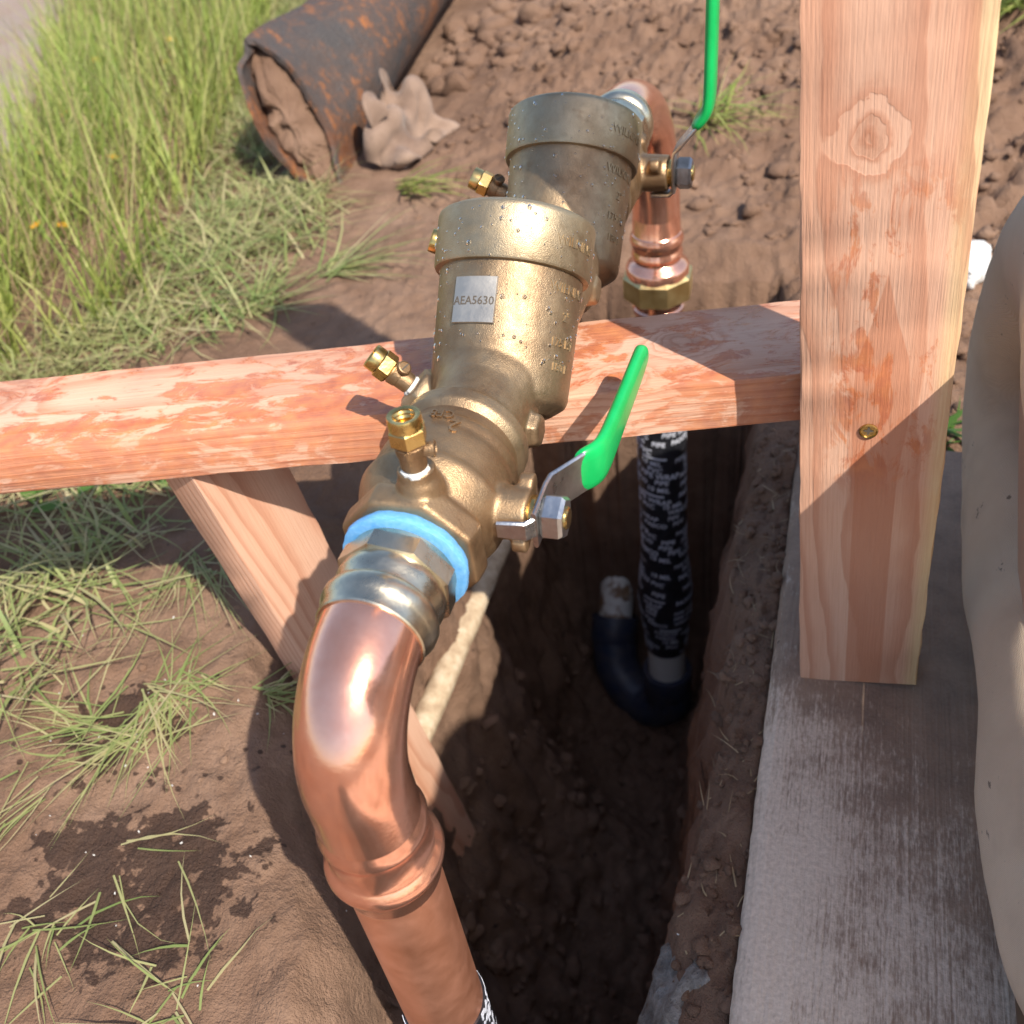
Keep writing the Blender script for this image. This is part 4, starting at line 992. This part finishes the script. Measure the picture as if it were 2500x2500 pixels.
# ------------------------------------------------------------------ kneeling person at the right edge
def skinned(name, verts, edges, mat, parent=None, sub=2, root=0, disp=None):
    me = bpy.data.meshes.new(name); me.from_pydata([v[:3] for v in verts], edges, []); o = bpy.data.objects.new(name, me); COL.objects.link(o)
    md = o.modifiers.new('skin', 'SKIN'); md.use_smooth_shade = True
    for i, v in enumerate(verts):
        sv = me.skin_vertices[0].data[i]; r_ = v[3]; sv.radius = r_ if hasattr(r_, '__len__') else (r_, r_); sv.use_root = (i == root)
    s_ = o.modifiers.new('sub', 'SUBSURF'); s_.levels = sub; s_.render_levels = sub
    if disp:
        tx = bpy.data.textures.new(name + '_folds', 'CLOUDS'); tx.noise_scale = disp[0]; tx.noise_depth = 2
        d_ = o.modifiers.new('folds', 'DISPLACE'); d_.texture = tx; d_.strength = disp[1]; d_.mid_level = .5; d_.texture_coords = 'GLOBAL'
    me.materials.append(MAT[mat])
    if parent is not None: o.parent = parent
    return o
m, nt, b, co = newmat('skin_tone', (.52, .31, .22), .5); b.inputs['Subsurface Weight'].default_value = .1; MAT['skin_tone'] = m
m, nt, b, co = newmat('hair', (.05, .03, .02), .6); MAT['hair'] = m
m, nt, b, co = newmat('boot', (.10, .06, .035), .7); MAT['boot'] = m
LX, RX = .382, .735; MX = (LX + RX) / 2
hip_y, hz = -.10, .30
def leg_v(x, out):
    return [(x, hip_y, hz, .080), (x, .04, .325, .082), (x, .20, .330, .083), (x, .34, .332, .082), (x, .44, .300, .080), (x, .49, .205, .076), (x, .47, .115, .072), (x, .34, .085, .070), (x, .14, .080, .068), (x, -.05, .075, .056)]
tv = [(MX, -.13, .34, .12)]; te = []
for x, out in ((LX, -1), (RX, 1)):
    o = len(tv); tv += leg_v(x, out); te += [(0, o)] + [(o + i, o + i + 1) for i in range(9)]
tv.append((MX, -.15, .45, (.17, .12))); te.append((0, len(tv) - 1))
bv = [(MX, -.13, .34, .10)]; be = []
for x in (LX, RX):
    o = len(bv); bv += [(x, hip_y, hz, .06), (x, .16, .292, .055), (x, .42, .23, .05), (x, .15, .08, .04), (x, -.06, .065, .03)]; be += [(0, o)] + [(o + i, o + i + 1) for i in range(4)]
o = len(bv); TX = MX + .17; HX = MX + .24
bv += [(MX + .07, -.22, .50, (.12, .09)), (TX - .02, -.33, .68, (.14, .10)), (TX + .03, -.37, .80, (.09, .07)), (HX - .03, -.37, .85, .048), (HX, -.365, .895, .058), (HX, -.36, .95, .082), (HX, -.365, 1.005, .078), (HX, -.37, 1.045, .05), (HX, -.275, .94, .012)]
be += [(0, o)] + [(o + i, o + i + 1) for i in range(7)] + [(o + 5, o + 8)]
sh_i = o + 2
for sgn, x in ((-1, LX), (1, RX)):
    o = len(bv); sx = TX + sgn * .155; hx_ = x + .03 * sgn * -1 + .045
    bv += [(sx, -.34, .75, .05), (sx + sgn * .02, -.17, .56, .04), (hx_, .10, .415, .026), (hx_, .155, .402, (.036, .016)), (hx_, .185, .397, (.036, .014))]
    be += [(sh_i, o)] + [(o + i, o + i + 1) for i in range(4)]
    for k, (dx_, ln) in enumerate(((-.030, .060), (-.010, .070), (.010, .066), (.029, .052))):
        p = len(bv); bv += [(hx_ + dx_, .212, .396, .0095), (hx_ + dx_ * 1.15, .212 + ln * .5, .392, .0085), (hx_ + dx_ * 1.2, .212 + ln, .380, .0075)]; be += [(o + 4, p), (p, p + 1), (p + 1, p + 2)]
    p = len(bv); bv += [(hx_ - sgn * -.042, .165, .395, .011), (hx_ - sgn * -.058, .200, .387, .0095), (hx_ - sgn * -.060, .228, .382, .008)]; be += [(o + 3, p), (p, p + 1), (p + 1, p + 2)]
person = skinned('person', bv, be, 'skin_tone', None, 2); tag(person, 'person in muddy khaki trousers crouching on the concrete slab', 'person')
skinned('trousers', tv, te, 'khaki', person, 3, disp=(.16, .020))
trs = bpy.data.objects['trousers']; tx = bpy.data.textures.new('creases', 'CLOUDS'); tx.noise_scale = .035; tx.noise_depth = 2; d_ = trs.modifiers.new('creases', 'DISPLACE'); d_.texture = tx; d_.strength = .0012; d_.texture_coords = 'GLOBAL'
sv_ = [(MX + .03, -.17, .43, (.165, .125)), (MX + .08, -.23, .53, (.16, .12)), (TX - .02, -.33, .68, (.175, .125)), (TX + .03, -.365, .79, (.12, .085)), (HX - .035, -.37, .835, .06)]; se = [(0, 1), (1, 2), (2, 3), (3, 4)]
for sgn, x in ((-1, LX), (1, RX)):
    o = len(sv_); sx = TX + sgn * .155; hx_ = x + .03 * sgn * -1 + .045
    sv_ += [(sx, -.34, .75, .066), (sx + sgn * .02, -.17, .56, .055), (hx_, .085, .425, .037)]; se += [(2, o), (o, o + 1), (o + 1, o + 2)]
skinned('shirt', sv_, se, 'shirt', person, 2, disp=(.1, .015))
for x in (LX, RX):
    skinned('boot', [(x, -.10, .085, .052), (x, -.06, .055, .048), (x, .02, .048, (.046, .042)), (x, .10, .038, (.046, .032))], [(0, 1), (1, 2), (2, 3)], 'boot', person, 2)
bm = bmesh.new(); bmesh.ops.create_uvsphere(bm, u_segments=24, v_segments=16, radius=1)
bmesh.ops.delete(bm, geom=[v for v in bm.verts if v.co.z < -.1 and v.co.y > -.2], context='VERTS')
for v in bm.verts: v.co = Vector((HX + v.co.x * .089, -.377 + v.co.y * .10, 1.0 + v.co.z * .082))
me = bpy.data.meshes.new('hair'); bm.to_mesh(me); bm.free(); finish('hair', me, 'hair', person, 180)
for sgn in (-1, 1):
    V, F = lathe_data((HX + sgn * .03, -.298, .972), (0, 1, 0), [(0, .012), (.006, .010), (.009, .004)], 12); mesh_obj('eye', V, F, 'chip', person, 180)
    V, F = lathe_data((HX + sgn * .078, -.37, .95), (sgn, 0, 0), [(0, .02), (.014, .018), (.016, .01)], 14); mesh_obj('ear', V, F, 'skin_tone', person, 180)
V, F = lathe_data((HX, -.290, .905), (0, 1, 0), [(0, .018), (.004, .016)], 16); mesh_obj('mouth', V, F, 'boot', person, 180)

# ------------------------------------------------------------------ added pale stick standing in for the sunlit trench wall
m, nt, b, co = newmat('sunlit_mud', rough=.85)
n = noise(nt, co, 60, 5, .65); setc(nt, b, color=ramp(nt, n, [(.30, (.34, .235, .15)), (.5, (.50, .38, .25)), (.7, (.64, .53, .39))]), normal=bump(nt, n, .002, .5)); MAT['sunlit_mud'] = m  # sunlight on the muddy wall is put into these pale tones
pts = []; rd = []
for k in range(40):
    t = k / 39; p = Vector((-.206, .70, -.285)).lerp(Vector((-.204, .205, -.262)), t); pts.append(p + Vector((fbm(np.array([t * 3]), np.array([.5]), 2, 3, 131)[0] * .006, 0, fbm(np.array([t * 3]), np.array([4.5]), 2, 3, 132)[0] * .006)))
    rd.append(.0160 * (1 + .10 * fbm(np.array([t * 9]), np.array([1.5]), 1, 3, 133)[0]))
strip = tube('sunlit_strip', pts, rd, 'sunlit_mud', None, 20, 180); tag(strip, 'added pale stick lying along the trench wall behind the copper elbow', 'strip')
